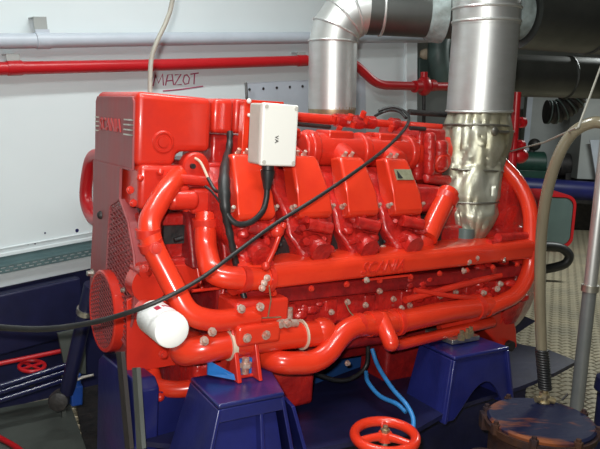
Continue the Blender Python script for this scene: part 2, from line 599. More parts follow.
# --- rocker covers and cylinder heads
ucs = [P(x, 212, v=.41).x for x in (259, 318, 366, 411)]
for k, uc in enumerate(ucs):
    prof = [(.25, .496), (.308, .506), (.325, .492), (.372, .412), (.382, .392), (.404, .330), (.394, .314), (.33, .30)]
    hw = [.046, .048, .051, .062, .066, .068, .058, .058]
    rings = []
    dx = .0
    L, Rr = [], []
    for (v, w), h in zip(prof, hw):
        L.append(V((uc - h, -v, w))); Rr.append(V((uc + h, -v, w)))
    mb = MB(); mb.loft([L, Rr])
    cv = epart('rocker_cover', mb, ORANGE, bevel=.010, seg=3)
    mb = MB()
    for sx, (v, w), h in ((-1, (.384, .352), .074), (1, (.384, .352), .074), (-.6, (.300, .512), .030), (.35, (.300, .512), .030)):
        c = V((uc + sx * h, -v, w)); ax = V((0, -.6, .8)) if w > .45 else V((0, -.85, .5))
        mb.bolt(c - ax * .012, ax, .0065, .022)
    each('cover_bolt', mb, BOLTM, cv, 'worn steel bolt')
    # head casting
    mb = MB()
    ringz = [(.10, .26, .395, .49, .44), (.098, .27, .385, .40, .40)]
    mb.loft([[V((uc - .085, -.18, .47)), V((uc + .085, -.18, .47)), V((uc + .095, -.36, .335)), V((uc - .095, -.36, .335))],
             [V((uc - .085, -.14, .33)), V((uc + .085, -.14, .33)), V((uc + .088, -.385, .265)), V((uc - .088, -.385, .265))],
             [V((uc - .06, -.14, .24)), V((uc + .06, -.14, .24)), V((uc + .058, -.415, .215)), V((uc - .058, -.415, .215))],
             [V((uc - .045, -.16, .16)), V((uc + .045, -.16, .16)), V((uc + .046, -.42, .165)), V((uc - .046, -.42, .165))]])
    hd = epart('cylinder_head', mb, REDC, bevel=.012, seg=2)
    mb = MB()
    rnd = random.Random(3 + k)
    for j in range(11):
        x = uc + rnd.uniform(-.07, .07) * (1 if j < 9 else .6); z = rnd.uniform(.235, .31) if j < 9 else rnd.uniform(.18, .24)
        v = .375 + (.31 - z) * .4
        q = V((x, -v, z))
        if j % 3 == 0:
            mb.ball(q, rnd.uniform(.014, .026), 1.2, 1, .8, 10)
        elif j % 3 == 1:
            d = V((rnd.uniform(-.3, .3), -1, .4)).normalized(); mb.cyl(q, q + d * .03, rnd.uniform(.008, .013), 10)
        else:
            mb.tube([q, q + V((rnd.uniform(-.05, .05), -.02, rnd.uniform(-.02, .02)))], .008, 8)
    mb.cyl((uc - .03, -.40, .30), (uc + .05, -.415, .285), .020, 12)
    mb.cyl((uc, -.39, .235), (uc, -.445, .215), .035, 14)
    each('port_boss', mb, REDC, hd)

# --- exhaust manifold: the long raised-letter casing
mb = MB()
l0, l1 = .245, 1.52
secA = [(.30, .195), (.40, .200), (.445, .188), (.458, .165), (.455, .118), (.42, .112), (.32, .115)]
secB = [(.30, .215), (.40, .218), (.445, .207), (.458, .190), (.455, .142), (.42, .134), (.32, .135)]
mb.loft([[V((l0, -v, w)) for v, w in secA], [V((l1, -v, w)) for v, w in secB]])
man = epart('exhaust_manifold', mb, ORANGE, 'long smooth bright red casing with raised lettering', bevel=.010)
mb = MB()
q = P(383, 268, v=.459)
mb.text('SCANIA', q + V((0, 0, .004)), (1, 0, .012), (0, 0, 1), .052, .002, shear=.35)
mb.obox(q + V((.02, -.0, -.034)), (.10, 0, .001), (0, .004, 0), (0, 0, .003))
part('raised_lettering', mb, RED, man)
mb = MB()
mb.cyl((l0 - .018, -.40, .152), (l0 + .012, -.40, .152), .055, 20)
part('end_flange', mb, RED, man)
mb = MB()
for k in range(9):
    x = .34 + k * .135
    z = .105 + (x - l0) * .0157
    mb.bolt((x, -.452, z), (0, -1, -.1), .007, .010)
each('manifold_bolt', mb, RED, man)
# rail under the manifold with a rough cast face
mb = MB(); mb.prism(*section([(.30, .06), (.405, .06), (.415, .02), (.415, -.02), (.38, -.05), (.30, -.05)], .24, 1.50))
epart('side_casting', mb, REDC, bevel=.01)
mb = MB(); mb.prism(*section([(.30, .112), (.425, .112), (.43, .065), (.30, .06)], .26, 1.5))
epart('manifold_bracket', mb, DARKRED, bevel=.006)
mb = MB()
for p, v_ in [((331, 312), .42), ((365, 305), .43), ((347, 302), .43), ((379, 291), .44), ((393, 299), .43), ((401, 308), .43), ((409, 305), .43), ((455, 292), .43), ((440, 296), .43), ((347, 363), .34), ((366, 280), .46)]:
    q = P(*p, v=v_); mb.bolt(q, (0, -1, .1), .007, .012)
each('side_bolt', mb, BOLTM, eng, 'worn steel bolt head')
mb = MB()
rnd = random.Random(11)
for k in range(40):
    p = (rnd.uniform(300, 325), rnd.uniform(303, 316)) if k < 12 else (rnd.uniform(400, 500), rnd.uniform(278, 300))
    q = P(*p, v=.42); mb.ball(q, rnd.uniform(.008, .018), 1.4, .7, .8, 8)
each('cast_boss', mb, REDC, eng)

# --- header tank on the front
def rounded(mb, a, b):
    return mb.box(a, b)


tank_side = [(137.5, 91), (213, 98.5), (211, 152), (178, 152), (175, 167), (140, 167)]
ts = [P(x, y, v=.2) for x, y in tank_side]
ts[0].x = ts[5].x = 0.0; ts[5].z = ts[4].z
mb = MB(); mb.prism(ts, (0, .375, 0))
tank = epart('header_tank', mb, RED, 'smooth boxy tank on the front end, its end face painted with shade', bevel=.020, seg=4)
mb = MB(); c = P(163, 142, v=.2)
mb.lathe(c, (0, -1, 0), [(.034, -.01), (.034, .003), (.030, .007), (.026, .007), (.024, .002), (.018, .002), (.016, .007), (.001, .008)], 28)
part('boss_ring', mb, RED, tank)
mb = MB(); mb.prism([V((-.005, .172, .440)), V((-.005, -.186, .440)), V((-.005, -.186, .640)), V((-.005, -.172, .656)), V((-.005, .158, .656)), V((-.005, .172, .640))], (.009, 0, 0))
part('end_plate', mb, SHADEDRED, tank, 'end face of the tank, its shade painted in', bevel=.003)
zc = P(118, 126, u=0).z
mb = MB()
for k in range(4):
    z = zc + .022 - k * .0145
    mb.box((-.010, -.188, z - .002), (-.004, -.120, z + .002)); mb.box((-.010, .135, z - .002), (-.004, .158, z + .002))
each('stripe', mb, ZINC, tank, 'thin bright stripe beside the lettering')
mb = MB(); mb.text('SCANIA', (-.007, .015, zc), (0, -1, 0), (0, 0, 1), .058, .002)
part('lettering', mb, LETTER, tank, 'raised red lettering on the end face')
# tank extension: two ribbed panels behind it
for x0_, x1_, v_ in ((214, 233, .17), (235, 250, .15)):
    p0, p1 = P(x0_, 98.5, v=v_), P(x1_, 134, v=v_)
    mb = MB(); mb.box((p0.x, -v_, p1.z), (p1.x, .10, p0.z))
    epart('tank_extension', mb, RED, bevel=.014)
p0, p1 = P(213, 134, v=.14), P(250, 160, v=.14)
mb = MB(); mb.box((p0.x, -.14, p1.z - .1), (p1.x + .1, .10, p0.z)); epart('tank_bracket', mb, REDC, bevel=.01)
# thermostat housing below the tank
p0, p1 = P(125, 168, v=.215), P(183, 209, v=.215)
mb = MB(); mb.box((.008, -.215, p1.z), (.17, .10, p0.z + .01))
epart('thermostat_housing', mb, RED, bevel=.016)
mb = MB(); mb.box((.16, -.20, .30), (.33, .10, .47)); mb.box((.02, -.19, .05), (.30, .15, .31))
epart('front_casing', mb, REDC, bevel=.012)
mb = MB()
c = P(196, 167, v=.21); mb.cyl(c + V((0, .03, 0)), c, .045, 24); mb.lathe(c, (0, -1, 0), [(.045, 0), (.04, .008), (.02, .012), (.001, .013)], 24)
c2 = P(178, 178, v=.235); mb.cyl(c2 - V((.02, 0, 0)), c2 + V((.10, 0, -.01)), .016, 14)
epart('thermostat_cover', mb, RED)
mb = MB(); c = P(192, 166, v=.225); mb.cyl(c, c + V((0, -.012, 0)), .008, 10); epart('sensor_plug', mb, BLACK, 'small black sensor plug')
mb = MB(); p0, p1 = P(193, 189, v=.25), P(219, 214, v=.25); mb.box((p0.x, -.25, p1.z), (p1.x, -.15, p0.z))
epart('pump_housing', mb, RED, bevel=.012)
mb = MB(); p0, p1 = P(166, 186, v=.26), P(192, 210, v=.26); mb.box((p0.x, -.245, p1.z), (p1.x, -.15, p0.z))
c = P(190, 200, v=.25); mb.cyl((c.x - .07, c.y, c.z), (c.x + .02, c.y, c.z), .030, 16)
epart('pump_elbow', mb, RED, bevel=.012)
mb = MB()
for p in [(166, 177), (186, 208), (150, 203), (130, 190), (133, 203), (206, 193), (196, 228), (180, 205)]:
    q = P(*p, v=.235); mb.bolt(q, (0, -1, 0), .008, .014)
each('housing_bolt', mb, RED, eng)
# black block painted as the shade inside a pocket
mb = MB(); p0, p1 = P(164, 226, v=.205), P(190, 243, v=.205); mb.box((p0.x, -.205, p1.z), (p1.x, -.19, p0.z)); epart('recess_shade', mb, BLACK, 'black block painted as the shade in a recess')
mb = MB(); c = P(178, 240, v=.23); mb.cyl(c - V((.012, 0, 0)), c + V((.014, 0, .006)), .008, 10); epart('connector', mb, BLACK, 'small black plug')

# --- front guard: solid plate, wire lattice and pulley guard
def lattice(mb, poly, x, pitch, r, ang=(45, -45)):
    """thin bars in the plane x clipped to a convex polygon of (y, z)"""
    n = len(poly)
    area = sum(poly[i][0] * poly[(i + 1) % n][1] - poly[(i + 1) % n][0] * poly[i][1] for i in range(n))
    if area < 0:
        poly = poly[::-1]
    for a in ang:
        d = V((math.cos(math.radians(a)), math.sin(math.radians(a)))); nn = V((-d.y, d.x))
        ds = [p[0] * nn.x + p[1] * nn.y for p in poly]
        o = math.ceil(min(ds) / pitch) * pitch
        while o < max(ds):
            t0, t1 = -9, 9
            for i in range(n):
                ax, ay = poly[i]; bx, by = poly[(i + 1) % n]
                ex, ey = bx - ax, by - ay
                den = ex * d.y - ey * d.x
                num = ex * (nn.y * o - ay) - ey * (nn.x * o - ax)
                if abs(den) < 1e-9:
                    continue
                t = -num / den
                if den > 0:
                    t0 = max(t0, t)
                else:
                    t1 = min(t1, t)
            if t1 > t0:
                a_, b_ = nn * o + d * t0, nn * o + d * t1
                mb.tube([(x, a_.x, a_.y), (x, b_.x, b_.y)], r, 5)
            o += pitch
    return mb


gp = [(98, 108), (137, 108), (137, 166), (124, 168), (124, 205)]
Y = lambda px, py: (lambda q: (q.y, q.z))(P(px, py, u=0))
# solid upper sheet
up = [Y(97, 160), Y(137, 166), Y(123.5, 168), Y(123.5, 207), Y(113, 205), Y(108, 232), Y(106, 262), Y(92, 290), Y(96, 215)]
mb = MB()
fr = [(-.17, .47), (.165, .47), (.165, .455), (.02, .455)]
outl = [Y(98, 158), Y(134, 166), Y(125, 170), Y(125, 205), Y(133, 235), Y(137, 268), Y(138, 300), Y(127, 300), Y(127, 372), Y(112, 352), Y(92, 300), Y(96, 215)]
sheet = [(.172, .445), (-.184, .445), (-.184, Y(123, 168)[1]), Y(123, 168), Y(122, 200), Y(113, 206), Y(110, 240), Y(108, 275), Y(92, 300), Y(96, 215)]
mb.prism([V((-.010, y, z)) for y, z in sheet], (.008, 0, 0))
epart('front_guard', mb, SHADEDRED, 'red front guard sheet, its shade painted in', smooth=False)
mesh_poly = [Y(112, 204), Y(122, 199), Y(130, 222), Y(136, 255), Y(137.5, 285), Y(135, 318), Y(128, 345), Y(118, 330), Y(108, 278)]
mb = MB(); lattice(mb, mesh_poly, -.006, .0150, .0024, (19, -19))
mb.tube([V((-.006, y, z)) for y, z in mesh_poly + mesh_poly[:1]], .0045, 8)
epart('guard_mesh', mb, SHADEDRED, 'red perforated guard, its shade painted in')
mb = MB(); mb.prism([V((.03, y, z)) for y, z in mesh_poly], (.004, 0, 0)); epart('guard_hole_backing', mb, BLACK, 'black sheet behind the perforated guard, painting its holes dark', smooth=False)  # black backing paints the shade seen through the guard holes
mb = MB()
edge = [Y(122, 199), Y(130, 222), Y(136, 255), Y(137.5, 285), Y(136, 318)]
for (a, b) in zip(edge, edge[1:]):
    mb.loft([[V((-.006, a[0], a[1])), V((.035, a[0] - .004, a[1])), V((.035, b[0] - .004, b[1])), V((-.006, b[0], b[1]))],
             [V((-.006, a[0] + .004, a[1])), V((.035, a[0], a[1])), V((.035, b[0], b[1])), V((-.006, b[0] + .004, b[1]))]])
epart('guard_rim', mb, SHADEDRED, smooth=False)
cc = P(103, 311, u=-.03)
R_ = .132
mb = MB()
n = 40
ring = lambda x, r: [V((x, cc.y + r * math.cos(2 * math.pi * k / n), cc.z + r * math.sin(2 * math.pi * k / n))) for k in range(n)]
mb.loft([ring(.0, R_), ring(-.032, R_), ring(-.036, R_ - .004), ring(-.036, R_ - .012), ring(.0, R_ - .012)], cap=False)
pg = epart('pulley_guard', mb, RED, 'round pulley guard drum with red rim')
mb = MB(); lattice(mb, [(cc.y + (R_ - .01) * math.cos(2 * math.pi * k / 20), cc.z + (R_ - .01) * math.sin(2 * math.pi * k / 20)) for k in range(20)], -.033, .0130, .0021, (19, -19))
part('guard_mesh', mb, SHADEDRED, pg, 'red wire mesh, its shade painted in')
mb = MB(); mb.lathe((-.006, cc.y, cc.z), (-1, 0, 0), [(.117, -.004), (.117, 0), (.05, .004), (.05, .01), (.001, .012)], 32)
part('pulley', mb, BLACK, pg, 'black pulley behind the mesh')
mb = MB(); mb.bolt(P(124, 290, u=-.01), (-1, 0, 0), .006, .01); mb.bolt(P(93, 273, u=-.02), (-1, 0, 0), .01, .02)
each('guard_bolt', mb, ZINC, eng, 'bright guard bolt')
# flat side plate at the lower front corner
sp = [P(127, 300, v=.215), P(127, 373, v=.215), P(190, 363, v=.215), P(190, 318, v=.215), P(150, 290, v=.215)]
mb = MB(); mb.prism(sp, (0, .012, 0)); epart('side_guard_plate', mb, RED, 'flat bright red side plate', bevel=.002)
mb = MB(); mb.prism([V((.004, -.2, sp[1].z)), V((.004, .17, sp[1].z + .02)), V((.004, .17, .0)), V((.004, -.2, .06))], (.01, 0, 0)); epart('front_lower_plate', mb, SHADEDRED)
mb = MB()
for p in [(146, 272), (152, 271)]:
    q = P(*p, v=.28); mb.cyl(q + V((0, .08, 0)), q, .02, 14)
c = P(150, 285, v=.26); mb.cyl(c + V((0, .06, 0)), c, .055, 24); mb.bolt(P(144, 268, v=.28), (-.3, -1, 0), .009, .015); mb.bolt(P(163, 354, v=.32), (0, -1, 0), .009, .015)
each('front_boss', mb, RED, eng)
# guard struts down to the bed
mb = MB(); mb.prism([P(116, 352, u=-.048), P(121, 352, u=-.048), P(130, 449, u=-.048), P(125, 449, u=-.048)], (.012, 0, 0)); epart('guard_strut', mb, BROWN, 'flat brown strut below the front guard', smooth=False)
mb = MB(); mb.prism([P(132, 368, u=-.048), P(136.5, 368, u=-.048), P(142, 449, u=-.048), P(136.5, 449, u=-.048)], (.012, 0, 0)); epart('guard_strut', mb, GREYSTRIP, 'flat grey strut below the front guard', smooth=False)
# loop pipe on the far side of the front
mb = MB()
pp = [P(x, y, u=.10 ) for x, y in [(118, 157), (102, 155), (92, 158), (87, 178), (86, 200), (92, 217), (102, 221), (118, 221)]]
mb.tube(spline(pp, 6), metres(ENG, pp[3], 6.2), 16); lp = epart('coolant_hose', mb, PIPERED, 'curved red pipe on the far side of the front guard')
mb = MB()
for y in (171, 180, 189, 198):
    q = P(99, y, u=.06); mb.cyl(q - V((0, .03, 0)), q + V((0, .02, 0)), .013, 10)
each('hose_bracket', mb, DARKRED, lp)
mb = MB(); q = P(101, 215, u=-.01); mb.ball(q, .014, seg=10); part('clip', mb, BLACK, lp, 'small black clip')

# --- pipes on the near side
def epipe(name, pts, rpx, mt=ORANGE, label=None, rad=.06, parent=None, sm=False, n=20):
    P_ = [P(x, y, v=v) for x, y, v in pts]
    r = metres(ENG, P_[len(P_) // 2], rpx)
    path = spline(P_, 6) if sm else bend(P_, rad)
    return epart(name, MB().tube(path, r, n), mt, label, parent=parent)


def collar(parent, pts, rpx, w=.012, mt=RED, name='collar', label=None):
    mb = MB()
    for (x, y, v, dx, dy) in pts:
        a, b = P(x - dx, y - dy, v=v), P(x + dx, y + dy, v=v)
        d = (b - a).normalized(); c = (a + b) / 2
        mb.cyl(c - d * w, c + d * w, metres(ENG, c, rpx), 22)
    return part(name, mb, mt, parent, label)


wp = epipe('coolant_pipe', [(178, 176, .20), (166, 190, .27), (148, 222, .33), (151, 244, .36), (188, 315, .45), (215, 322, .47), (256, 315, .47)], 11.5, rad=.075)
collar(wp, [(148, 233, .345, .2, 3), (151, 245, .36, 1, 2.5)], 12.6)
mb = MB(); q = P(156, 248, v=.40); mb.bolt(q, (-.3, -1, 0), .012, .01); part('hose_clip', mb, RED, wp)
wq = epipe('coolant_pipe', [(206, 215, .26), (205, 245, .30), (212, 276, .42), (248, 279, .45), (270, 279, .45)], 12, rad=.08)
collar(wq, [(206, 222, .27, .2, 3)], 14); collar(wq, [(244, 279, .45, 3, .1)], 13, .010); collar(wq, [(268, 279, .45, 3, .1)], 14, .008)
mb = MB(); 
for p in [(264, 283), (267, 278), (262, 288)]:
    mb.bolt(P(*p, v=.49), (-.3, -1, .2), .007, .012)
each('flange_bolt', mb, BOLTM, wq, 'worn steel flange bolt')
epipe('drain_pipe', [(192, 291, .36), (240, 286, .36)], 1.6, mt=RED)
op = epipe('oil_pipe', [(192, 343, .24), (182, 352, .41), (200, 350, .45), (225, 345, .46), (275, 337, .47), (322, 333, .47)], 14.2, rad=.09)
collar(op, [(229, 344.5, .462, 3, -.5)], 16, .008, SEALANT, 'seal_ring', 'cream sealant ring')
collar(op, [(301, 334.5, .47, 3, -.5)], 15.5, .003, SEALANT, 'seal_ring', 'cream sealant line')
mb = MB(); q = P(322, 332, v=.47); mb.ball(q, metres(ENG, q, 15), seg=20); part('end_cap', mb, ORANGE, op)
mb = MB(); q0, q1 = P(236, 326, v=.50), P(279, 331, v=.50)
mb.box((q0.x, -.515, P(250, 345, v=.5).z), (q1.x, -.45, q0.z + .0)); cl = part('clamp_block', mb, ORANGE, op, bevel=.012)
mb = MB()
for p in [(247, 338), (266, 335)]:
    mb.bolt(P(*p, v=.515), (0, -1, 0), .0095, .010)
each('clamp_bolt', mb, BOLTM, op, 'worn steel clamp bolt')
mb = MB()
for p, v_ in [((241, 309), .50), ((260, 307), .50), ((212, 332), .50), ((204, 341), .52)]:
    mb.bolt(P(*p, v=v_), (0, -1, .5), .009, .012)
each('pipe_bolt', mb, BOLTM, eng, 'worn steel pipe bolt')
mb = MB(); p0, p1 = P(236, 303, v=.48), P(289, 322, v=.48); mb.box((p0.x, -.48, p1.z), (p1.x, -.36, p0.z)); epart('pipe_flange', mb, RED, bevel=.012)
mb = MB(); mb.cyl(P(289, 318, v=.46), P(289, 308, v=.46), .012, 10); mb.cyl(P(281, 323, v=.49), P(297, 323, v=.49), .012, 10); mb.bolt(P(287, 323, v=.5), (0, -1, 0), .01, .014); mb.bolt(P(279, 324, v=.5), (0, -1, 0), .01, .014)
epart('drain_cock', mb, BOLTM, 'grey metal drain cock')
mb = MB(); mb.tube([P(269, 285, v=.48), P(271, 300, v=.49), P(268, 317, v=.49)], .0022, 6); mb.tube([P(262, 318, v=.5), P(281, 317, v=.5)], .0022, 6); each('lock_wire', mb, BRASS, eng, 'twisted brass lock wire')
mb = MB(); mb.tube(spline([P(346, 304, v=.45), P(350, 312, v=.47), (P(358, 320, v=.50)), P(364, 328, v=.52)], 5), .002, 6); each('lock_wire', mb, BRASS, eng, 'thin brass wire across the bent pipe')
sb = epipe('bent_pipe', [(266, 357, .44), (280, 363, .50), (322, 363, .52), (346, 326, .50), (384, 324, .48)], 11.5, rad=.10)
mb = MB(); q = P(276, 361, v=.48); mb.ball(q, metres(ENG, q, 11.5), seg=18); part('end_cap', mb, ORANGE, sb)
collar(sb, [(358, 325, .49, 3, -.3)], 12.2, .010); collar(sb, [(373, 323.5, .48, 3, -.3)], 13, .02)
tp = epipe('water_pipe', [(380, 323, .48), (400, 322, .47), (440, 313, .46), (488, 305, .44)], 11.0, rad=.05)
collar(tp, [(397, 322, .47, 3, -.5)], 14, .008); collar(tp, [(389, 322, .47, 3, -.5)], 13, .01); collar(tp, [(476, 307, .44, 3, -.6)], 13, .012)
mb = MB(); a, b = P(385, 328, v=.52), P(391, 343, v=.55); r = metres(ENG, a, 8.5); mb.tube([P(381, 318, v=.48), a, b], r, 18); mb.ball(b, r, seg=16); part('branch_stub', mb, ORANGE, tp)
epipe('thin_pipe', [(392, 345, .50), (398, 345, .48), (492, 322, .42)], 5.8, mt=ORANGE, rad=.02)
lowp = epipe('drain_elbow', [(150, 366, .16), (156, 387, .26), (175, 390, .30), (208, 386, .34)], 8.6, rad=.10)
mb = MB(); q = P(160, 397, v=.30); mb.ball(q, .014, seg=10); part('drain_plug', mb, RED, lowp)
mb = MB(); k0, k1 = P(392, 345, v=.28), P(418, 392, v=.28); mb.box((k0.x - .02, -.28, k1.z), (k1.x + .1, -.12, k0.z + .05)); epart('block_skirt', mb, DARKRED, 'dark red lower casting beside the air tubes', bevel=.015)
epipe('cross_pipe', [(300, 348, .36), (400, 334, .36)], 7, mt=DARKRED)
# oil filter
fb = P(172.5, 331, v=.60)
_ci = ENG.inverted() @ CAM
_dr = (P(153.5, 317, v=.5) - _ci).normalized()
fa = _ci + _dr * ((fb - _ci).length + .125)
d = (fb - fa).normalized(); Lf = (fb - fa).length; rf = metres(ENG, fb, 18.6)
mb = MB(); mb.lathe(fa, d, [(rf * .92, -.01), (rf, .0), (rf, Lf - .012), (rf * .96, Lf - .003), (rf * .88, Lf), (rf * .2, Lf + .001)], 36)
of = epart('oil_filter', mb, FILTERW, 'white canister oil filter with a flat end')
# printed band near the back of the filter
side = d.cross(V((0, 0, 1))).normalized(); upf = side.cross(d).normalized()
mb = MB()
for k in range(14):
    a0 = math.radians(62 + k * 5.6 + (10 if k > 2 else 0)); a1 = a0 + math.radians(4.2 if k > 2 else 6.0)
    h0, h1 = (.058, .084) if k < 3 else ((.060, .072) if k % 2 else (.062, .070))
    f = lambda a, h, e=.0008: fa + d * (h) + (-side * math.cos(math.pi - a) + upf * math.sin(a)) * (rf + e)
    mb.loft([[f(a0, h0), f(a1, h0), f(a1, h1), f(a0, h1)], [f(a0, h0, -.001), f(a1, h0, -.001), f(a1, h1, -.001), f(a0, h1, -.001)]])
part('printed_band', mb, LOGORED, of, 'dark red printed mark and band')
mb = MB(); mb.lathe(fa - d * .05, d, [(rf * .7, -.02), (rf * .75, .035)], 24); part('filter_head', mb, RED, of)

# engine foot on the near pedestal, with lifted blue primer
z0 = -.122
mb = MB()
for x in (246 - 21, 246 - 14):
    pass
a = P(238, 384, w=z0); b = P(263, 381, w=z0); c = P(221, 372, w=z0)
top = .02
mb.prism([V((a.x, a.y, z0)), V((a.x + .014, a.y, z0)), V((a.x + .014, a.y + .05, top)), V((a.x, a.y + .05, top))], (0, .10, 0)) 
mb.prism([V((b.x - .012, b.y, z0)), V((b.x, b.y, z0)), V((b.x, b.y + .05, top)), V((b.x - .012, b.y + .05, top))], (0, .10, 0))
mb.box((a.x, a.y + .05, z0), (b.x, a.y + .075, top)); mb.box((a.x, a.y + .03, z0), (b.x, a.y + .12, z0 + .010))
ft = epart('engine_foot', mb, RED, 'red bracket foot with blue primer showing', bevel=.003)
mb = MB(); mb.box((a.x + .015, a.y + .035, z0 + .008), (b.x - .013, a.y + .049, z0 + .055)); mb.prism([V((a.x - .003, a.y + .01, z0 + .008)), V((a.x - .060, a.y + .07, z0 + .012)), V((a.x - .060, a.y + .07, z0 + .055)), V((a.x - .003, a.y + .02, z0 + .022))], (0, .006, 0))
part('primer_patch', mb, CYAN, ft, 'light blue primer')
mb = MB(); q = V(((a.x + b.x) / 2, a.y + .03, z0 + .045)); mb.cyl(q - V((0, 0, .03)), q + V((0, 0, .016)), .011, 10); mb.lathe(q - V((0, 0, .01)), (0, 0, 1), [(.02, 0), (.02, .012)], 6)
each('foot_bolt', mb, BOLTM, ft, 'rusty foot bolt and nut')
# foot on the second pedestal
q = P(462, 341, w=-.138)
mb = MB(); mb.box((q.x - .07, q.y - .02, -.138), (q.x + .07, q.y + .12, -.120)); f2 = epart('engine_foot', mb, ZINC, 'bare steel foot plate on the far pedestal', bevel=.003)
mb = MB()
for p in [(461, 340), (467, 338), (470, 336)]:
    c = P(*p, w=-.12); mb.lathe(c, (0, 0, 1), [(.014, 0), (.014, .02), (.008, .021), (.008, .035)], 6)
each('foot_bolt', mb, BRASS, f2, 'brassy bolt')
# sump
mb = MB(); s0, s1 = P(262, 372, v=.36), P(313, 412, v=.36)
mb.prism([V((.14, -.36, s0.z + .06)), V((s1.x + .0, -.36, P(313, 372, v=.36).z + .06)), V((s1.x, -.36, P(313, 404, v=.36).z)), V((.14, -.36, P(262, 412, v=.36).z - .02))], (0, .5, 0))
epart('oil_sump', mb, REDC, 'dull red oil sump between the pedestals', bevel=.015)
# flywheel housing and gearbox at the far end
mb = MB()
mb.lathe((1.50, 0, .02), (1, 0, 0), [(.30, 0), (.37, .0), (.385, .03), (.385, .09), (.37, .12), (.345, .2), (.26, .26), (.1, .28)], 48)
fh = epart('flywheel_housing', mb, REDC, 'rounded red flywheel housing at the far end')
mb = MB()
for k in range(14):
    th = 2 * math.pi * k / 14; mb.bolt((1.505, .365 * math.cos(th), .02 + .365 * math.sin(th)), (-1, 0, 0), .012, .016)
each('housing_bolt', mb, RED, fh)
mb = MB(); mb.prism([P(487, 315, v=.34), P(512, 306, v=.34), P(517, 330, v=.34), P(518, 348, v=.34), P(505, 352, v=.34), P(480, 325, v=.34)], (0, .12, 0)); fl = epart('housing_leg', mb, RED, 'ribbed red leg at the far end', bevel=.01)
mb = MB(); q = P(508, 345, v=.345); mb.cyl(q, q - V((0, .02, 0)), .022, 12); part('bolt_hole', mb, BLACK, fl, 'dark bolt recess')
mb = MB(); p0, p1 = P(500, 245, v=.40), P(517, 255, v=.40)
mb.box((1.36, -.34, .10), (1.5, -.15, .24)); epart('aftercooler_end', mb, REDC, bevel=.02)
mb = MB(); mb.tube([P(504, 262, v=.46), P(505, 243, v=.42), P(517, 241, v=.42), P(518, 252, v=.42)], .006, 8); epart('lifting_lug', mb, ZINC, 'pale worn edge of a lifting lug')
# big loop pipe on the far end
lp2 = epipe('loop_pipe', [(500, 163, .24), (517, 180, .31), (531, 208, .38), (531, 268, .44), (519, 294, .46), (486, 309, .45)], 7.8, rad=.13)
collar(lp2, [(531, 254, .43, 0, 3)], 8.6, .02)
epipe('bypass_pipe', [(492, 310, .42), (470, 318, .42), (440, 330, .40)], 5.5, mt=RED)
epipe('fuel_line', [(415, 290, .44), (450, 296, .46), (475, 298, .45)], 2.5, mt=RED); epipe('fuel_line', [(405, 300, .44), (450, 288, .44), (500, 275, .42)], 3.5, mt=RED)
# rear castings in front of the lagging, intake elbow
ie = epipe('intake_elbow', [(427, 238, .40), (434, 222, .38), (449, 192, .34)], 10.5, rad=.03)
collar(ie, [(446, 198, .345, 1.2, -2.4)], 12.5, .016)
mb = MB(); p0, p1 = P(424, 128, v=.22), P(447, 182, v=.22); mb.box((p0.x, -.20, p1.z), (p1.x, .05, p0.z)); mb.cyl(P(430, 132, v=.23), P(429, 176, v=.23), .022, 14); mb.cyl(P(440, 140, v=.23), P(440, 170, v=.23), .03, 14); mb.cyl(P(424, 178, v=.23), P(452, 181, v=.23), .02, 12); epart('rear_casing', mb, REDC, bevel=.015)
mb = MB(); p0, p1 = P(402, 188, v=.36), P(440, 214, v=.36); mb.box((p1.x - .12, -.34, p1.z), (p1.x + .05, -.2, p0.z)); mb.box((1.12, -.30, .16), (1.45, -.15, .33)); epart('turbo_bracket', mb, REDC, bevel=.02)
mb = MB(); mb.prism([P(422, 232, v=.4), P(440, 240, v=.4), P(438, 250, v=.4), P(416, 246, v=.4)], (0, .1, 0)); epart('elbow_base', mb, RED, bevel=.012)
# name plate on the last cover
uc = ucs[3]
nrm = V((0, -.61, .79)); ac = V((0, -.79, -.61))
nrm = V((0, -.86, .51)); ac = V((0, -.51, -.86)); q = V((uc + .006, -.350, .450)) + nrm * .003
mb = MB(); mb.obox(q, (.038, 0, 0), ac * .020, nrm * .0015); npl = epart('name_plate', mb, PLATEY, 'worn greenish name plate on the last slanted cover', smooth=False)
mb = MB(); o_ = q + nrm * .003; mb.prism([o_ + V((-.034, 0, 0)) + ac * .015, o_ + V((-.012, 0, 0)) + ac * .015, o_ + V((-.030, 0, 0)) - ac * .016], nrm * .001); part('printed_triangle', mb, BLACKINK, npl)
# black linkage rod near the rear top
mb = MB(); mb.tube([P(409, 112, v=.0), P(448, 115, v=.0)], .012, 10); mb.tube([P(410, 128, v=.2), P(425, 129, v=.2)], .008, 8); each('linkage_rod', mb, BLACK, eng, 'black rod across the rear top')
# red upright valve column right of the big duct
mb = MB(); a = P(517, 92, v=-.05); b = P(512, 168, v=-.05); mb.cyl(a, b, metres(ENG, a, 4.2), 14)
for yy in (122, 145):
    q = P(516.5 - (yy - 92) * .06, yy, v=-.05); mb.cyl(q, q + V((.06, 0, 0)), .016, 12); mb.cyl(q + V((.04, 0, 0)), q + V((.06, 0, 0)), .026, 12)
q = P(520, 156, v=-.05); mb.ball(q, .036, 1.3, 1, 1, 12)
epart('valve_column', mb, PIPERED, 'upright red valve column at the far end', bevel=0)

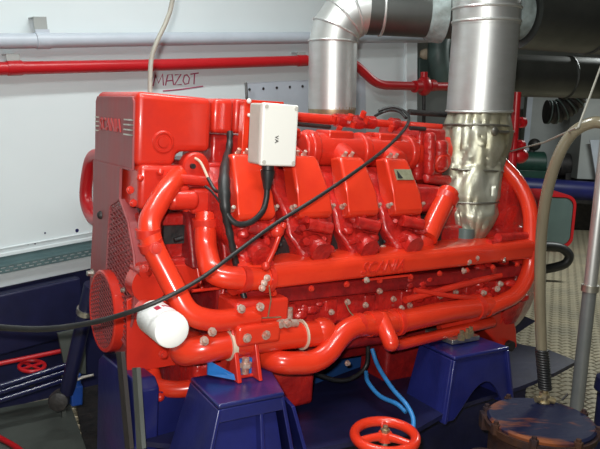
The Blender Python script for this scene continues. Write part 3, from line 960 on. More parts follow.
c = P(507, 218, v=.30)
mb = MB(); mb.lathe((c.x, -.02, c.z), (0, -1, 0), [(.17, 0), (.17, .22), (.16, .26), (.13, .285), (.06, .295), (.055, .31), (.02, .315)], 36)
rh = epart('timing_cover', mb, REDC, 'rounded red end cover behind the loop pipe')
mb = MB()
for k in range(8):
    th = k * math.pi / 4 + .3; mb.bolt((c.x + .145 * math.cos(th), -.28, c.z + .145 * math.sin(th)), (0, -1, 0), .008, .012)
each('cover_bolt', mb, RED, rh)
mb = MB(); mb.box((1.10, -.33, .10), (1.42, -.20, .26)); mb.box((1.42, -.34, .08), (1.60, -.12, .25)); epart('end_casting', mb, REDC, bevel=.025)
mb = MB(); mb.lathe(P(424, 240, v=.40) + V((.02, .05, -.02)), (.2, -.4, .8), [(.075, -.04), (.075, .0), (.055, .02), (.05, .05)], 24); each('elbow_flange', mb, RED, eng)
# small fittings: casting pads, unions and pipes that crowd the near side
mb = MB(); p0, p1 = P(166, 258, v=.205), P(204, 292, v=.205); mb.box((p0.x, -.215, p1.z), (p1.x, -.17, p0.z)); epart('casting_pad', mb, REDC, bevel=.008)
mb = MB(); mb.box((p0.x + .02, -.222, p1.z + .02), (p1.x - .03, -.21, p0.z - .02)); epart('casting_pad', mb, RED, bevel=.004)
epipe('fuel_line', [(196, 244, .23), (197, 270, .25), (203, 292, .27)], 2.2, mt=RED, rad=.03)
epipe('fuel_line', [(214, 206, .27), (222, 232, .30), (226, 262, .33), (222, 300, .36)], 2.4, mt=REDC, rad=.04)
epipe('fuel_line', [(281, 229, .44), (276, 246, .46), (265, 268, .46)], 2.6, mt=RED, rad=.04)
mb = MB()
for x, y, v_, r_ in [(277, 231, .44, .022), (273, 226, .44, .013), (283, 226, .44, .012), (266, 266, .47, .014)]:
    mb.ball(P(x, y, v=v_), r_, seg=12)
each('pipe_union', mb, RED, eng)
mb = MB()
for x, y, v_, r_ in [(327, 256, .37, .014), (332, 252, .37, .012), (324, 262, .38, .010), (378, 251, .37, .015), (383, 247, .37, .010), (420, 247, .37, .015), (415, 252, .38, .010), (278, 262, .38, .012), (270, 264, .40, .012)]:
    mb.ball(P(x, y, v=v_), r_, 1.2, 1, .8, 10)
each('injector_union', mb, BOLTM, eng, 'pale metal union between the heads')
rnd = random.Random(23)
mb = MB()
for k in range(16):
    q = P(rnd.uniform(478, 527), rnd.uniform(256, 300), v=rnd.uniform(.38, .43)); d = V((rnd.uniform(-1, 1), -1, rnd.uniform(-.6, .8))).normalized()
    if k % 2:
        mb.lathe(q + d * -.02, d, [(.020, -.03), (.020, .02), (.013, .022), (.013, .034)], 8)
    else:
        mb.ball(q, rnd.uniform(.016, .028), 1.5, .9, .8, 10)
each('rear_fitting', mb, REDC, eng)
mb = MB()
for x, y in [(483, 293), (497, 289), (468, 262), (463, 271), (476, 258), (500, 284)]:
    mb.bolt(P(x, y, v=.45), (rnd.uniform(-.5, .5), -1, .3), .008, .012)
each('rear_bolt', mb, BOLTM, eng, 'pale worn bolt at the far end')
mb = MB()
for x0_, y0_, x1_, y1_ in [(498, 238, 530, 236), (488, 244, 532, 240), (505, 256, 532, 252)]:
    mb.tube([P(x0_, y0_, v=.42), P(x1_, y1_, v=.40)], .018, 12)
each('rear_rail', mb, REDC, eng)
mb = MB()
for k in range(7):
    x = .40 + k * .16; mb.box((x, -.416, -.03), (x + .05, -.398, .055))
each('casting_rib', mb, REDC, eng, bevel=.006)
mb = MB()
for (x, y, v_) in [(160, 172, .225), (178, 173, .225), (140, 178, .225), (206, 224, .29), (215, 216, .29), (237, 262, .33), (245, 250, .34)]:
    q = P(x, y, v=v_); mb.ball(q, .011, seg=10)
each('casting_boss', mb, RED, eng)

# ================================================================== BED AND PEDESTALS
bed = thing('engine_bed', 'dark navy steel engine bed under the red engine', 'engine bed', ENG, (.75, 0, -.62))
mb = MB(); tp_ = [P(x, y, w=-.33) for x, y in [(300, 430), (420, 429), (455, 412), (540, 365), (505, 340), (470, 345), (400, 397), (300, 418)]]
mb.prism([V((-.02, -.34, -.33)), V((.30, -.60, -.33)), V((.78, -.645, -.33)), V((1.05, -.565, -.33)), V((1.40, -.54, -.33)), V((1.66, -.50, -.33)), pe(577, 361, w=-.33), pe(547, 349, w=-.33), V((1.80, -.11, -.33)), V((1.2, -.05, -.33)), V((.3, -.30, -.33))], (0, 0, -.016))
part('top_flange', mb, NAVYD, bed, smooth=False)
mb = MB(); mb.box((.02, -.42, -.345), (1.60, -.40, -.63)); mb.box((.35, .36, -.15), (1.6, .40, -.63)); part('side_web', mb, NAVYD, bed, smooth=False)
mb = MB(); mb.box((.33, -.05, -.20), (1.5, -.02, -.62)); part('centre_web', mb, MIDBLUE, bed, 'mid blue inner web', smooth=False)
mb = MB(); fp = [P(97, 362, u=-.02), P(118, 352, u=-.02), P(133, 366, u=-.02), P(135, 449, u=-.02), P(93, 449, u=-.02)]
bz = -.63
mb.prism([V((-.03, .02, -.20)), V((-.03, -.02, -.17)), V((-.03, -.30, -.155)), V((-.03, -.335, -.18)), V((-.03, -.335, bz)), V((-.03, .02, bz))], (.07, 0, 0)); part('front_plate', mb, NAVY, bed, bevel=.006)
mb = MB(); mb.box((.04, -.30, -.21), (.32, -.27, bz)); part('front_web', mb, NAVY, bed, smooth=False)


def pedestal(label, ul, ur, ulf, urf, vn, vf, top, bot, foot):
    t = thing('engine_pedestal', label, 'pedestal', ENG, ((ul + ur) / 2, -(vn + vf) / 2, bot), 'blue pedestals carrying the engine')
    dn, df, dl = foot
    T = [V((ul, -vn, top)), V((ur, -vn, top)), V((urf, -vf, top)), V((ulf, -vf, top))]
    Bt = [V((ul - dl, -vn - dn, bot)), V((ur + dl * .5, -vn - dn, bot)), V((urf + dl * .5, -vf, bot)), V((ulf - dl, -vf, bot))]
    th = .012
    mb = MB(); mb.prism(T, (0, 0, .014)); part('top_plate', mb, NAVY, t, bevel=.006)
    def plate(a, b, c, d_, n):
        m_ = MB(); m_.prism([a, b, c, d_], n); return m_
    part('side_plate', plate(T[0], T[3], Bt[3], Bt[0], (th, 0, 0)), NAVY, t, bevel=.003)
    part('side_plate', plate(T[1], T[2], Bt[2], Bt[1], (-th, 0, 0)), NAVY, t, bevel=.003)
    return t, T, Bt


t, T, Bt = pedestal('larger navy pedestal nearest the camera, under the engine front', .076, .278, .092, .350, .640, .43, -.137, -.63, (.10, .0, .15))
# recessed front: set-back panel with a flange around it, arch at the foot, gusset behind
a, b, c, d_ = T[0], T[1], Bt[1], Bt[0]
ins = V((0, .03, 0))
mb = MB(); mb.prism([a.lerp(b, .08) + ins, a.lerp(b, .92) + ins, d_.lerp(c, .92) + ins, d_.lerp(c, .70) + ins, a.lerp(d_, .42).lerp(b.lerp(c, .42), .60) + ins, a.lerp(d_, .38).lerp(b.lerp(c, .38), .45) + ins, d_.lerp(c, .2) + ins, d_.lerp(c, .06) + ins], (0, .012, 0))
part('front_plate', mb, NAVY, t, bevel=.003)
mb = MB(); e = .02
mb.prism([a, b, b + V((0, -.004, -.035)), a + V((0, -.004, -.035))], (0, .03, 0))
f1, f2_ = a.lerp(b, .62), d_.lerp(c, .62)
mb.prism([f1 + V((0, .0, -.02)), f1 + V((.012, 0, -.02)), f2_ + V((.012, 0, 0)), f2_], (0, .04, 0))
each('front_rib', mb, NAVY, t, bevel=.003)
mb = MB(); g = T[2]; mb.prism([V((.36, -.45, -.19)), V((.33, -.60, -.19)), V((.44, -.70, -.63)), V((.46, -.44, -.63))], (.012, 0, 0)); part('gusset', mb, NAVY, t, bevel=.002)

t, T, Bt = pedestal('smaller navy pedestal under the far end of the engine', .988, 1.265, .999, 1.25, .585, .40, -.155, -.36, (.03, .0, .05))
a, b, c, d_ = T[0], T[1], Bt[1], Bt[0]
ins = V((0, .012, 0))
arch = [a + ins, b + ins, c + ins, d_.lerp(c, .88) + ins]
for k in range(1, 10):
    s = k / 10
    arch.append(d_.lerp(c, .88 - .70 * s) + ins + (a - d_) * (.52 * math.sin(math.pi * s)))
arch += [d_.lerp(c, .16) + ins, d_ + ins]
mb = MB(); mb.prism(arch, (0, .012, 0)); part('front_plate', mb, NAVY, t, bevel=.003)

# ================================================================== NEAR FITTINGS
# red handwheel valve
c = pz(385, 436, .365)
t = thing('handwheel_valve', 'bright red three-spoked valve handwheel at the bottom edge of the photo', 'valve', WORLD, (c.x, c.y, 0))
Rw = .0895
mb = MB(); mb.torus(c, (0, -.05, 1), Rw, .0155, 48, 14)
hw = part('handwheel', mb, ORANGE, t)
for k in range(3):
    th = math.radians(205 + k * 120)
    mb = MB(); e = c + V((math.cos(th), math.sin(th), 0)) * Rw
    mb.tube([c, c.lerp(e, .5) + V((0, 0, .002)), e], [.014, .012, .011], 10)
    part('spoke', mb, ORANGE, hw)
mb = MB(); mb.lathe(c, (0, 0, 1), [(.022, -.014), (.024, .0), (.02, .012), (.012, .013)], 18); part('hub', mb, ORANGE, hw)
mb = MB(); mb.lathe(c + V((0, 0, .012)), (0, 0, 1), [(.014, 0), (.014, .010), (.008, .011), (.008, .020), (.002, .021)], 6); part('hub_nut', mb, BRASS, hw, 'brassy hub nut')
mb = MB(); mb.cyl(c - V((0, 0, .012)), c - V((0, 0, .2)), .010, 12); part('stem', mb, ZINC, t)
mb = MB(); q = V((c.x, c.y, 0)); mb.lathe(q, (0, 0, 1), [(.09, 0), (.09, .02), (.05, .03), (.045, .10), (.035, .12), (.03, .18), (.014, .19)], 24); part('valve_body', mb, NAVYD, t)

# rusty round strainer
c = pz(541, 419, .345)
t = thing('strainer', 'round rusty navy strainer pot with a flat lid, bottom right corner', 'strainer', WORLD, (c.x, c.y, 0))
r = metres(WORLD, c, 54)
mb = MB(); mb.lathe((c.x, c.y, 0), (0, 0, 1), [(r * .9, 0), (r * .92, .30), (r * 1.0, .31), (r * 1.02, .345 - .012), (r * .9, .345 - .012)], 48); part('body', mb, RUSTY, t)
mb = MB(); mb.lathe((c.x, c.y, .330), (0, 0, 1), [(r * .96, 0), (r * .97, .012), (r * .93, .018), (r * .86, .016), (r * .2, .019)], 48); ld = part('lid', mb, RUST, t)
mb = MB()
for k in range(8):
    th = math.radians(20 + 45 * k); q = V((c.x + r * .985 * math.cos(th), c.y + r * .985 * math.sin(th), .336)); mb.lathe(q, (0, 0, 1), [(.014, -.02), (.014, .012), (.008, .013), (.008, .022)], 6)
each('lid_bolt', mb, RUSTY, ld)
h0 = pz(544, 399, .36)
mb = MB(); q = pz(485, 414, .33); mb.box((q.x - .014, q.y - .02, q.z - .05), (q.x + .05, q.y + .02, q.z + .006)); part('side_lug', mb, RUSTY, t, bevel=.004)
# brass hose fitting: on the lid
mb = MB(); mb.lathe((h0.x, h0.y, .345), (0, 0, 1), [(.02, 0), (.022, .006), (.015, .012), (.015, .022), (.019, .024), (.019, .036), (.012, .04), (.012, .06)], 8)
mb.cyl((h0.x - .032, h0.y - .01, .362), (h0.x + .0, h0.y, .362), .011, 8); mb.cyl((h0.x, h0.y, .365), (h0.x + .035, h0.y - .005, .356), .011, 10)
part('hose_fitting', mb, BRASS, ld, 'pale brass hose fitting on the lid')
mb = MB(); q = pz(560, 398, .365); mb.tube([pz(562, 400, .35), pz(568, 394, .37)], .004, 8); part('lid_tee', mb, BLACK, ld)
# second rusty flange at the frame edge
c2 = pz(486, 456, .27)
mb = MB(); mb.lathe((c2.x, c2.y, 0), (0, 0, 1), [(.03, 0), (.03, .24), (.055, .245), (.055, .27), (.02, .272)], 24)
solo('pipe_flange', mb, RUSTY, 'small rusty pipe flange standing left of the round strainer, cut by the frame', 'flange', base=(c2.x, c2.y, 0))
# tall hose out of the strainer
yb = h0.y
hp = [V((h0.x, h0.y, .40))] + [py_(x, y, yb + k) for x, y, k in [(541.5, 345, .0), (540, 290, .0), (541, 240, -.01), (546, 198, -.02), (556, 162, -.04), (570, 136, -.06), (588, 124, -.09), (606, 124, -.12), (640, 140, -.16)]]
rr = metres(WORLD, hp[3], 5.6)
t = thing('suction_hose', 'tan hose rising from the round strainer and arching off the right edge', 'hose', WORLD, hp[0])
path = spline(hp, 8)
part('hose', MB().tube(path, rr, 18), HOSE, t)
mb = MB()
for k in range(16):
    q = hp[0].lerp(hp[1], .0 + k / 17); mb.torus(q, (0, 0, 1), rr * 1.02, .0045, 20, 8)
part('spring_guard', mb, RUBBER, t, 'black coiled spring guard')
# upright steel pipe at the right
a, b = pz(577, 402, .30), None
yy = a.y + .12
a = py_(577, 404, yy); b = py_(590, 288, yy); c3 = py_(600, 200, yy)
t = thing('steel_pipe', 'upright grey steel pipe right of the tan hose', 'pipe', WORLD, (a.x, a.y, a.z - .3))
r1 = metres(WORLD, a, 6.6)
mb = MB(); mb.tube([a - (b - a).normalized() * .30, b, b + (b - a).normalized() * .004], r1, 18); part('lower_tube', mb, PIPEGREY, t)
mb = MB(); mb.tube([b, c3 + (c3 - b)], r1 * .95, 18); part('upper_tube', mb, STEEL, t, 'brighter upper tube')
mb = MB(); mb.cyl(b - (b - a).normalized() * .012, b + (b - a).normalized() * .012, r1 * 1.25, 18); part('collar', mb, ZINC, t)
# dark pot at the extreme lower right
mb = MB(); q = py_(606, 392, yy + .1); mb.lathe((q.x + .02, q.y, 0), (0, 0, 1), [(.05, 0), (.05, q.z), (.065, q.z + .01), (.06, q.z + .06), (.02, q.z + .08)], 20)
solo('pump_motor', mb, NAVYD, 'dark navy motor standing at the lower right edge', 'motor', base=(q.x + .02, q.y, 0))

# blue tubes below the engine
for lab, pts in (('outer light blue air tube curling down below the engine to the handwheel', [(372, 349, .40), (378, 366, .44), (392, 388, .54), (406, 404, .62), (413, 418, .66), (413, 432, .68)]),
                 ('inner light blue air tube meeting the other below the engine', [(366, 372, .38), (368, 382, .42), (380, 396, .50), (397, 404, .58), (406, 412, .62)])):
    Q = [P(x, y, v=v) for x, y, v in pts]
    solo('air_tube', MB().tube(spline(Q, 6), .0075, 10), HOSEBLUE, lab, 'tube', F=ENG, base=Q[-1])
Q = [P(x, y, v=.30) for x, y in [(312, 372), (335, 380), (352, 378), (366, 366), (368, 345)]]
solo('drain_hose', MB().tube(spline(Q, 6), .008, 10), RUBBER, 'thin black hose sagging under the engine between the pedestals', 'hose', F=ENG, base=Q[1])

# ================================================================== CABLES AND BOX
# junction box on its bracket
bf = [P(264, 103, v=.44), P(298.5, 106, v=.44), P(294, 166, v=.44), P(261, 165, v=.44)]
ux = (bf[1] - bf[0]).normalized(); uz = (bf[0] - bf[3]).normalized()
cfr = (bf[0] + bf[1] + bf[2] + bf[3]) / 4
W_, H_ = (bf[1] - bf[0]).length / 2, (bf[0] - bf[3]).length / 2
uy = V((0, 1, 0))
jb = thing('junction_box', 'white-lidded electrical junction box bolted to the red engine', 'junction box', ENG, cfr + V((0, .05, -H_)))
mb = MB(); mb.obox(cfr + V((0, .047, 0)), ux * W_, uy * .034, uz * H_); part('box_body', mb, BOXGREY, jb, 'beige grey body', bevel=.006)
mb = MB(); mb.obox(cfr + V((0, .006, 0)), ux * W_ * 1.02, uy * .009, uz * H_ * 1.02); lid = part('lid', mb, LIDWHITE, jb, 'off-white lid', bevel=.005)
mb = MB()
for sx in (-.86, .86):
    for sz in (-.9, .9):
        q = cfr + ux * W_ * sx + uz * H_ * sz - uy * .0035; mb.cyl(q, q - uy * .002, .006, 10)
each('lid_screw', mb, BOXGREY, lid)
mb = MB(); mb.text('VA', cfr - ux * .012 - uz * .012 - uy * .0042, uz * -1.0, ux, .017, .0006); part('printed_label', mb, BLACKINK, lid, 'small dark sideways lettering')
q0 = P(268, 166, v=.40); q1 = P(267, 190, v=.405)
mb = MB(); mb.lathe(q0, (q1 - q0), [(.019, -.012), (.019, .012), (.022, .014), (.020, .030), (.016, .045), (.011, .068)], 16); part('cable_gland', mb, RUBBER, jb, 'black cable gland')
# bracket holding the box
mb = MB(); s0, s1 = P(246, 103, v=.25), P(242, 172, v=.25)
mb.prism([P(245, 101, v=.25), P(251, 101, v=.25), P(246, 175, v=.25), P(240, 175, v=.25)], (0, .03, 0)); mb.prism([P(246, 99.5, v=.24), P(284, 102, v=.24), P(284, 105, v=.24), P(246, 103, v=.24)], (0, .03, 0)); mb.box((bf[3].x + .085, -.36, bf[3].z + .05), (bf[3].x + .16, -.20, bf[0].z - .03))
epart('box_bracket', mb, ORANGE, 'thin red bracket behind the white junction box', bevel=.002)
mb = MB(); q = P(249, 101, v=.26); mb.ball(q, .008, seg=8); q = P(249, 115, v=.26); mb.ball(q, .006, seg=8); each('bracket_screw', mb, LIDWHITE, eng, 'white bracket screw')
mb = MB(); mb.tube([P(246, 83, v=.2), P(247, 99, v=.24)], .004, 8); epart('bracket_pin', mb, BLACK, 'thin black pin above the bracket')

lw = [P(x, y, v=v) for x, y, v in [(267, 189, .405), (266, 200, .415), (262, 212, .43), (251, 222, .45), (238, 224, .45), (229, 217, .44), (224, 204, .43)]]
solo('cable', MB().tube(spline(lw, 6), .0085, 12), RUBBER, 'black cable looping down from the white junction box', 'cable', F=ENG, base=lw[3])
hz = [P(x, y, v=v) for x, y, v in [(230, 132, .19), (229, 148, .22), (225, 165, .32), (224, 185, .40), (225, 205, .43), (228, 225, .43), (232, 245, .43), (237, 268, .42), (241, 285, .42), (246, 305, .44)]]
n_ = 5
pth = spline(hz, n_)
rs = []
for i in range(len(pth)):
    s = i / (len(pth) - 1)
    rs.append(.0095 + .008 * math.exp(-((s - .36) / .16) ** 2) + .0012 * math.sin(i * 1.9))
t = thing('cable_harness', 'thick black taped cable harness hanging down the engine beside the covers', 'cable', ENG, hz[-1])
part('harness', MB().tube(pth, rs, 12), RUBBER, t)
tw = [P(x, y, v=v) for x, y, v in [(195, 158, .22), (201, 163, .24), (208, 178, .28), (215, 190, .32), (224, 193, .36)]]
mb = MB(); mb.tube(spline(tw[2:], 5), .0055, 8); part('branch_wire', mb, RUBBER, t)
mb = MB(); mb.tube(spline(tw[:3], 5), .0042, 8); part('wire_end', mb, SEALANT, t, 'pale bare wire end')
mb = MB(); mb.tube(spline([P(x, y, v=v) for x, y, v in [(205, 186, .30), (212, 192, .32), (222, 205, .38)]], 5), .004, 8); part('branch_wire', mb, RUBBER, t)

# long slack diagonal cable
lc = [(-60, 322, .10), (0, 327.5, .25), (45, 329, .36), (90, 323, .46), (130, 312, .56), (165, 298, .60), (200, 279, .60), (238, 251, .58), (275, 224, .54), (315, 199, .52), (352, 174, .46), (384, 150, .34), (403, 131, .24), (409, 119, .18), (404, 111, .10), (392, 107, .05), (378, 111, .02)]
lp_ = [P(x, y, v=v) for x, y, v in lc]
path = spline(lp_, 8)
rad = [.0056 + .0035 * max(0, 1 - i / 45) for i in range(len(path))]
solo('slack_cable', MB().tube(path, rad, 10), RUBBER, 'long slack black cable slung diagonally across the engine from the left edge', 'cable', F=ENG, base=lp_[8])
l2 = [P(x, y, v=v) for x, y, v in [(406, 118, .16), (400, 112, .10), (392, 110, .06), (383, 112, .03), (375, 116, .03)]]
solo('cable', MB().tube(spline(l2, 6), .006, 10), RUBBER, 'short black cable hooped over the top of the engine behind the slack cable', 'cable', F=ENG, base=l2[-1])

# grey hose hanging behind the tank
gh = [pe(x, y, v=v) for x, y, v in [(176, -40, -.12), (172, 2, -.12), (166, 22, -.11), (156, 44, -.09), (151, 62, -.08), (150, 92, -.05), (150, 104, -.02)]]
solo('conduit', MB().tube(spline(gh, 8), metres(ENG, gh[3], 2.4), 12), GREYCABLE, 'beige grey flexible conduit rising from behind the front tank', 'conduit', F=ENG, base=gh[-1])
mb = MB(); 

# ================================================================== EXHAUST DUCTS
# front duct with lagged foot
dv = .16
A = P(486.5, -60, v=dv); B0 = P(486, 22, v=dv); C0 = P(479, 112, v=dv)
r = metres(ENG, C0, 32.2)
duct = thing('exhaust_duct', 'large upright galvanised duct with its foot wrapped in silvery lagging', 'duct', ENG, P(472, 240, v=.30))
mb = MB(); d = (A - C0).normalized(); mb.tube([C0, C0.lerp(B0, .5), B0], r, 48); part('duct_tube', mb, STEEL, duct)
mb = MB(); mb.tube([B0 - d * .012, B0 + d * .004], r * 1.02, 48); mb.tube([B0, B0 + d * .03, A], r * 1.005, 48); part('duct_tube', mb, STEEL, duct)
mb = MB()
for t_ in (0.0, .13):
    q = B0 + d * (.05 * (t_ * 8)); mb.torus(q, d, r * 1.005, .006, 48, 8)
mb.torus(C0 + d * .004, d, r * 1.0, .005, 48, 8); each('seam_bead', mb, STEEL, duct)
# lagging: wrinkled bag, tied twice
import mathutils
lag = [(479, 111, dv, .93), (478, 119, dv + .01, .97), (477, 132, dv + .02, 1.06), (476, 145, dv + .03, 1.06), (474, 156, dv + .04, .98), (472.5, 165, dv + .05, .93), (471.5, 170, dv + .06, .94), (470, 182, dv + .08, .93), (470, 194, dv + .10, .90), (470, 201, dv + .11, .83), (471, 212, dv + .13, .80), (471, 224, dv + .14, .64), (471, 234, dv + .15, .45), (471, 243, dv + .15, .28)]
C = [(P(x, y, v=v), s * r) for x, y, v, s in lag]
pts = spline([c for c, _ in C], 5)
rads = []
for i in range(len(pts)):
    f = i / 5; k = min(int(f), len(C) - 2); rads.append(C[k][1] * (1 - (f - k)) + C[k + 1][1] * (f - k))
mb = MB(); n = 72; rings = []
for i, (p, rr_) in enumerate(zip(pts, rads)):
    ring_ = []
    for k in range(n):
        th = 2 * math.pi * k / n
        q = V((math.cos(th) * 1.3, math.sin(th) * 1.3, p.z * 9))
        w = mathutils.noise.noise(V((q.x * 1.5, q.y * 1.5, q.z * .55)))
        w2 = abs(mathutils.noise.noise(V((q.x * 2.0 + 5, q.y * 2.0, q.z * .8))))
        rad_ = rr_ * (1 + .06 * w - .085 * (1 - w2) ** 6 + .018 * mathutils.noise.noise(V((q.x * 4, q.y * 4, q.z * 1.6))))
        ring_.append(p + V((math.cos(th) * rad_, math.sin(th) * rad_, .012 * w)))
    rings.append(ring_)
mb.loft(rings)
lg = part('lagging', mb, FOIL, duct, 'crumpled silvery insulation wrap')
mb = MB()
for (x, y, v, s), ang in ((lag[6], .02), (lag[9], -.02), ((477, 126, dv + .015, 1.03), .0)):
    q = P(x, y, v=v); mb.torus(q, (ang, .05, 1), r * s * .99, .0045, 48, 8)
q = P(469, 130, v=dv + .02) - V((0, r * 1.02, 0)); mb.tube([q, q + V((.05, -.01, .0)), q + V((.14, .03, .004))], .006, 8); mb.ball(q, .018, 1, .6, 1, 10)
each('tie_wire', mb, WIRE, lg, 'twisted tie wire')
mb = MB(); q = P(465, 236, v=.33); mb.cyl(q + V((0, 0, .03)), q - V((0, 0, .04)), .035, 14); mb.cyl(q + V((.05, 0, .02)), q + V((.055, 0, -.03)), .02, 10); mb.tube([P(487, 222, v=.30), P(488, 240, v=.31), P(491, 246, v=.33)], .009, 8); part('exhaust_flange', mb, GREENGREY, duct, 'grey green flange under the wrap')

# back duct with segmented elbow going right
dv2 = -.26
D0 = P(332, 109, v=dv2); D1 = P(333, 42, v=dv2)
r2 = metres(ENG, D1, 24.3)
d2 = thing('exhaust_duct', 'galvanised duct rising behind the engine and bending right at the top', 'duct', ENG, D0)
mb = MB(); mb.tube([D0, D0.lerp(D1, .5), D1], r2, 48); part('duct_tube', mb, STEEL, d2)
up_ = V((0, 0, 1)); Rc = r2 * 1.35
hd_ = (ENG.inverted().to_3x3() @ V((1, .10, .0))).normalized()
up_ = (up_ - hd_ * hd_.z).normalized()
sd_ = up_.cross(hd_).normalized()
cen = D1 + hd_ * Rc
segs = 4
for k in range(segs):
    a0, a1 = math.pi - k * math.pi / 2 / segs, math.pi - (k + 1) * math.pi / 2 / segs
    p0 = cen + (hd_ * math.cos(a0) + up_ * math.sin(a0)) * Rc; p1 = cen + (hd_ * math.cos(a1) + up_ * math.sin(a1)) * Rc
    def mring(p, a, rr_):
        e = hd_ * math.cos(a) + up_ * math.sin(a)
        return [p + (e * math.cos(2 * math.pi * j / 48) + sd_ * math.sin(2 * math.pi * j / 48)) * rr_ for j in range(48)]
    mb = MB(); mb.loft([mring(p0, a0, r2), mring(p1, a1, r2)], cap=False); part('elbow_segment', mb, STEEL, d2)
    mb = MB(); mb.torus(p0, hd_ * math.sin(a0) - up_ * math.cos(a0), r2 * 1.003, .005, 48, 8); each('seam_bead', mb, STEEL, d2)
e0 = cen + up_ * Rc
mb = MB(); mb.tube([e0, e0 + hd_ * .46], r2, 48); part('duct_tube', mb, STEELD, d2, 'horizontal length in darker steel for its shaded underside')  # underside shade of this length put into a darker steel
mb = MB(); mb.torus(e0 + hd_ * .06, hd_, r2 * 1.003, .006, 48, 8); part('seam_bead', mb, STEEL, d2)
mb = MB(); mb.lathe(D0 - V((0, 0, .035)), (0, 0, 1), [(r2 * .8, -.03), (r2 * .95, .0), (r2 * 1.0, .035), (r2 * 1.0, .045)], 40); part('duct_collar', mb, BRASS, d2, 'yellowish collar at the foot')
mb = MB(); mb.lathe(e0 + hd_ * .28, hd_, [(r2, -.03), (r2 * 1.12, -.02), (r2 * 1.18, .0), (r2 * 1.2, .04), (r2, .05)], 48); part('joint_ring', mb, FLAKY, d2, 'pale sealed joint ring')

# dark ducts running off to the right
def dark_duct(label, p_a, p_b, ya, yb_, rpx, rim):
    a, b = py_(*p_a, ya), py_(*p_b, yb_)
    r_ = metres(WORLD, a, rpx)
    t = thing('ventilation_duct', label, 'duct', WORLD, a, 'dark ducts at the upper right')
    mb = MB(); mb.tube([a, a.lerp(b, .5), b], r_, 48); part('duct_tube', mb, STEELD, t)
    d = (b - a).normalized()
    mb = MB(); mb.torus(a.lerp(b, .55), d, r_ * 1.005, .008, 48, 8); each('seam_bead', mb, STEELD, t)
    if rim:
        mb = MB(); mb.lathe(a - d * .05, d, [(r_ * .60, -.03), (r_ * .78, -.025), (r_ * .82, .0), (r_ * .80, .04), (r_ * .60, .05)], 48); part('joint_ring', mb, FLAKY, t, 'pale flaky joint ring')
    return t


dark_duct('thick dark duct leading right from the upright galvanised duct', (518, 14), (640, 26), 3.15, 3.5, 34, True)
dark_duct('lower dark duct running under the thick one at upper right', (470, 74), (640, 80), 4.3, 4.6, 21, False)

# ================================================================== LEFT LOWER CORNER
# grey deck plate
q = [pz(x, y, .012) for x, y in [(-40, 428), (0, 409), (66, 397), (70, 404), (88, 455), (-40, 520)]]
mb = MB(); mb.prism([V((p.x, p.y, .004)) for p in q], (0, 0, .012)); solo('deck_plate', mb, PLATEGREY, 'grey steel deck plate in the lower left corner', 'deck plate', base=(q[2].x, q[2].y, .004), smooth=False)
mb = MB(); mb.prism([pz(x, y, .003) for x, y in [(72, 384), (170, 384), (170, 470), (88, 470)]], (0, 0, .008)); solo('bilge_gap_shade', mb, BLACK, 'black sheet painting the dark bilge gap beside the grey deck plate', 'plate', base=pz(100, 420, .003), smooth=False)  # stands in for the shade of the bilge gap, covering bright floor
# dark slanted brace
a, b = pe(84, 318, v=-.30), pe(67, 392, v=-.42)
t = thing('brace', 'dark navy slanted brace left of the engine front', 'brace', ENG, b)
mb = MB(); mb.tube([a + (a - b) * .42, a, b], metres(ENG, a, 7.5), 14); part('brace_tube', mb, NAVYD, t)
mb = MB(); mb.cyl(a + (a - b) * .06, a + (a - b) * .12, metres(ENG, a, 9), 16); part('collar', mb, ZINC, t, 'pale clamp ring')
mb = MB(); mb.lathe(b + V((-.03, 0, -.03)), (-.4, -.9, .1), [(.035, -.05), (.04, 0), (.035, .02), (.015, .025)], 20); part('brace_foot', mb, BLACK, t)
# grey plate behind it
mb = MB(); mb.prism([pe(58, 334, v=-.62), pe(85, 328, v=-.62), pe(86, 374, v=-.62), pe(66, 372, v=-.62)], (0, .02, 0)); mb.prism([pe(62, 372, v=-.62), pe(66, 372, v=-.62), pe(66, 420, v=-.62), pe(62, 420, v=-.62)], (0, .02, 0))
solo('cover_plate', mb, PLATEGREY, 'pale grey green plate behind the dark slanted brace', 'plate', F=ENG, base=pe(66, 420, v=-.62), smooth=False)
# three blue pipes
for lab, ya, yb_ in (('uppermost of the three glossy blue pipes at lower left', 386, 366), ('middle one of the three glossy blue pipes at lower left', 392, 372), ('lowest of the three glossy blue pipes at lower left', 400, 380)):
    A_ = pe(-60, ya + 19, v=-.60); B_ = pe(70, yb_ - 2, v=-.60)
    solo('bilge_pipe', MB().tube([A_, A_.lerp(B_, .5), B_], metres(ENG, B_, 2.8), 14), NAVYGLOSS, lab, 'pipe', F=ENG, base=B_, group='blue pipes at lower left')
A_ = pe(-60, 372, v=-.68); Bq_ = pe(0, 363.5, v=-.68); C_ = pe(66, 350, v=-.68)
solo('red_pipe', MB().tube([A_, Bq_, C_], metres(ENG, Bq_, 2.4), 12), PIPERED, 'thin red pipe low on the left above the blue pipes', 'pipe', F=ENG, base=C_)
c = pe(32, 366, v=-.66)
t = thing('bilge_valve', 'small dim red handwheel low on the left above the blue pipes', 'valve', ENG, c - V((0, 0, .1)))
rw_ = metres(ENG, c, 12)
mb = MB(); mb.torus(c, (0, -.12, 1), rw_, .008, 32, 10); hw = part('handwheel', mb, PIPERED, t)
for k in range(4):
    th = k * math.pi / 2 + .4; mb = MB(); mb.cyl(c, c + V((math.cos(th), math.sin(th), 0)) * rw_, .006, 8); part('spoke', mb, PIPERED, hw)
mb = MB(); mb.cyl(c, c - V((0, 0, .1)), .012, 10); part('stem', mb, BLACK, t)
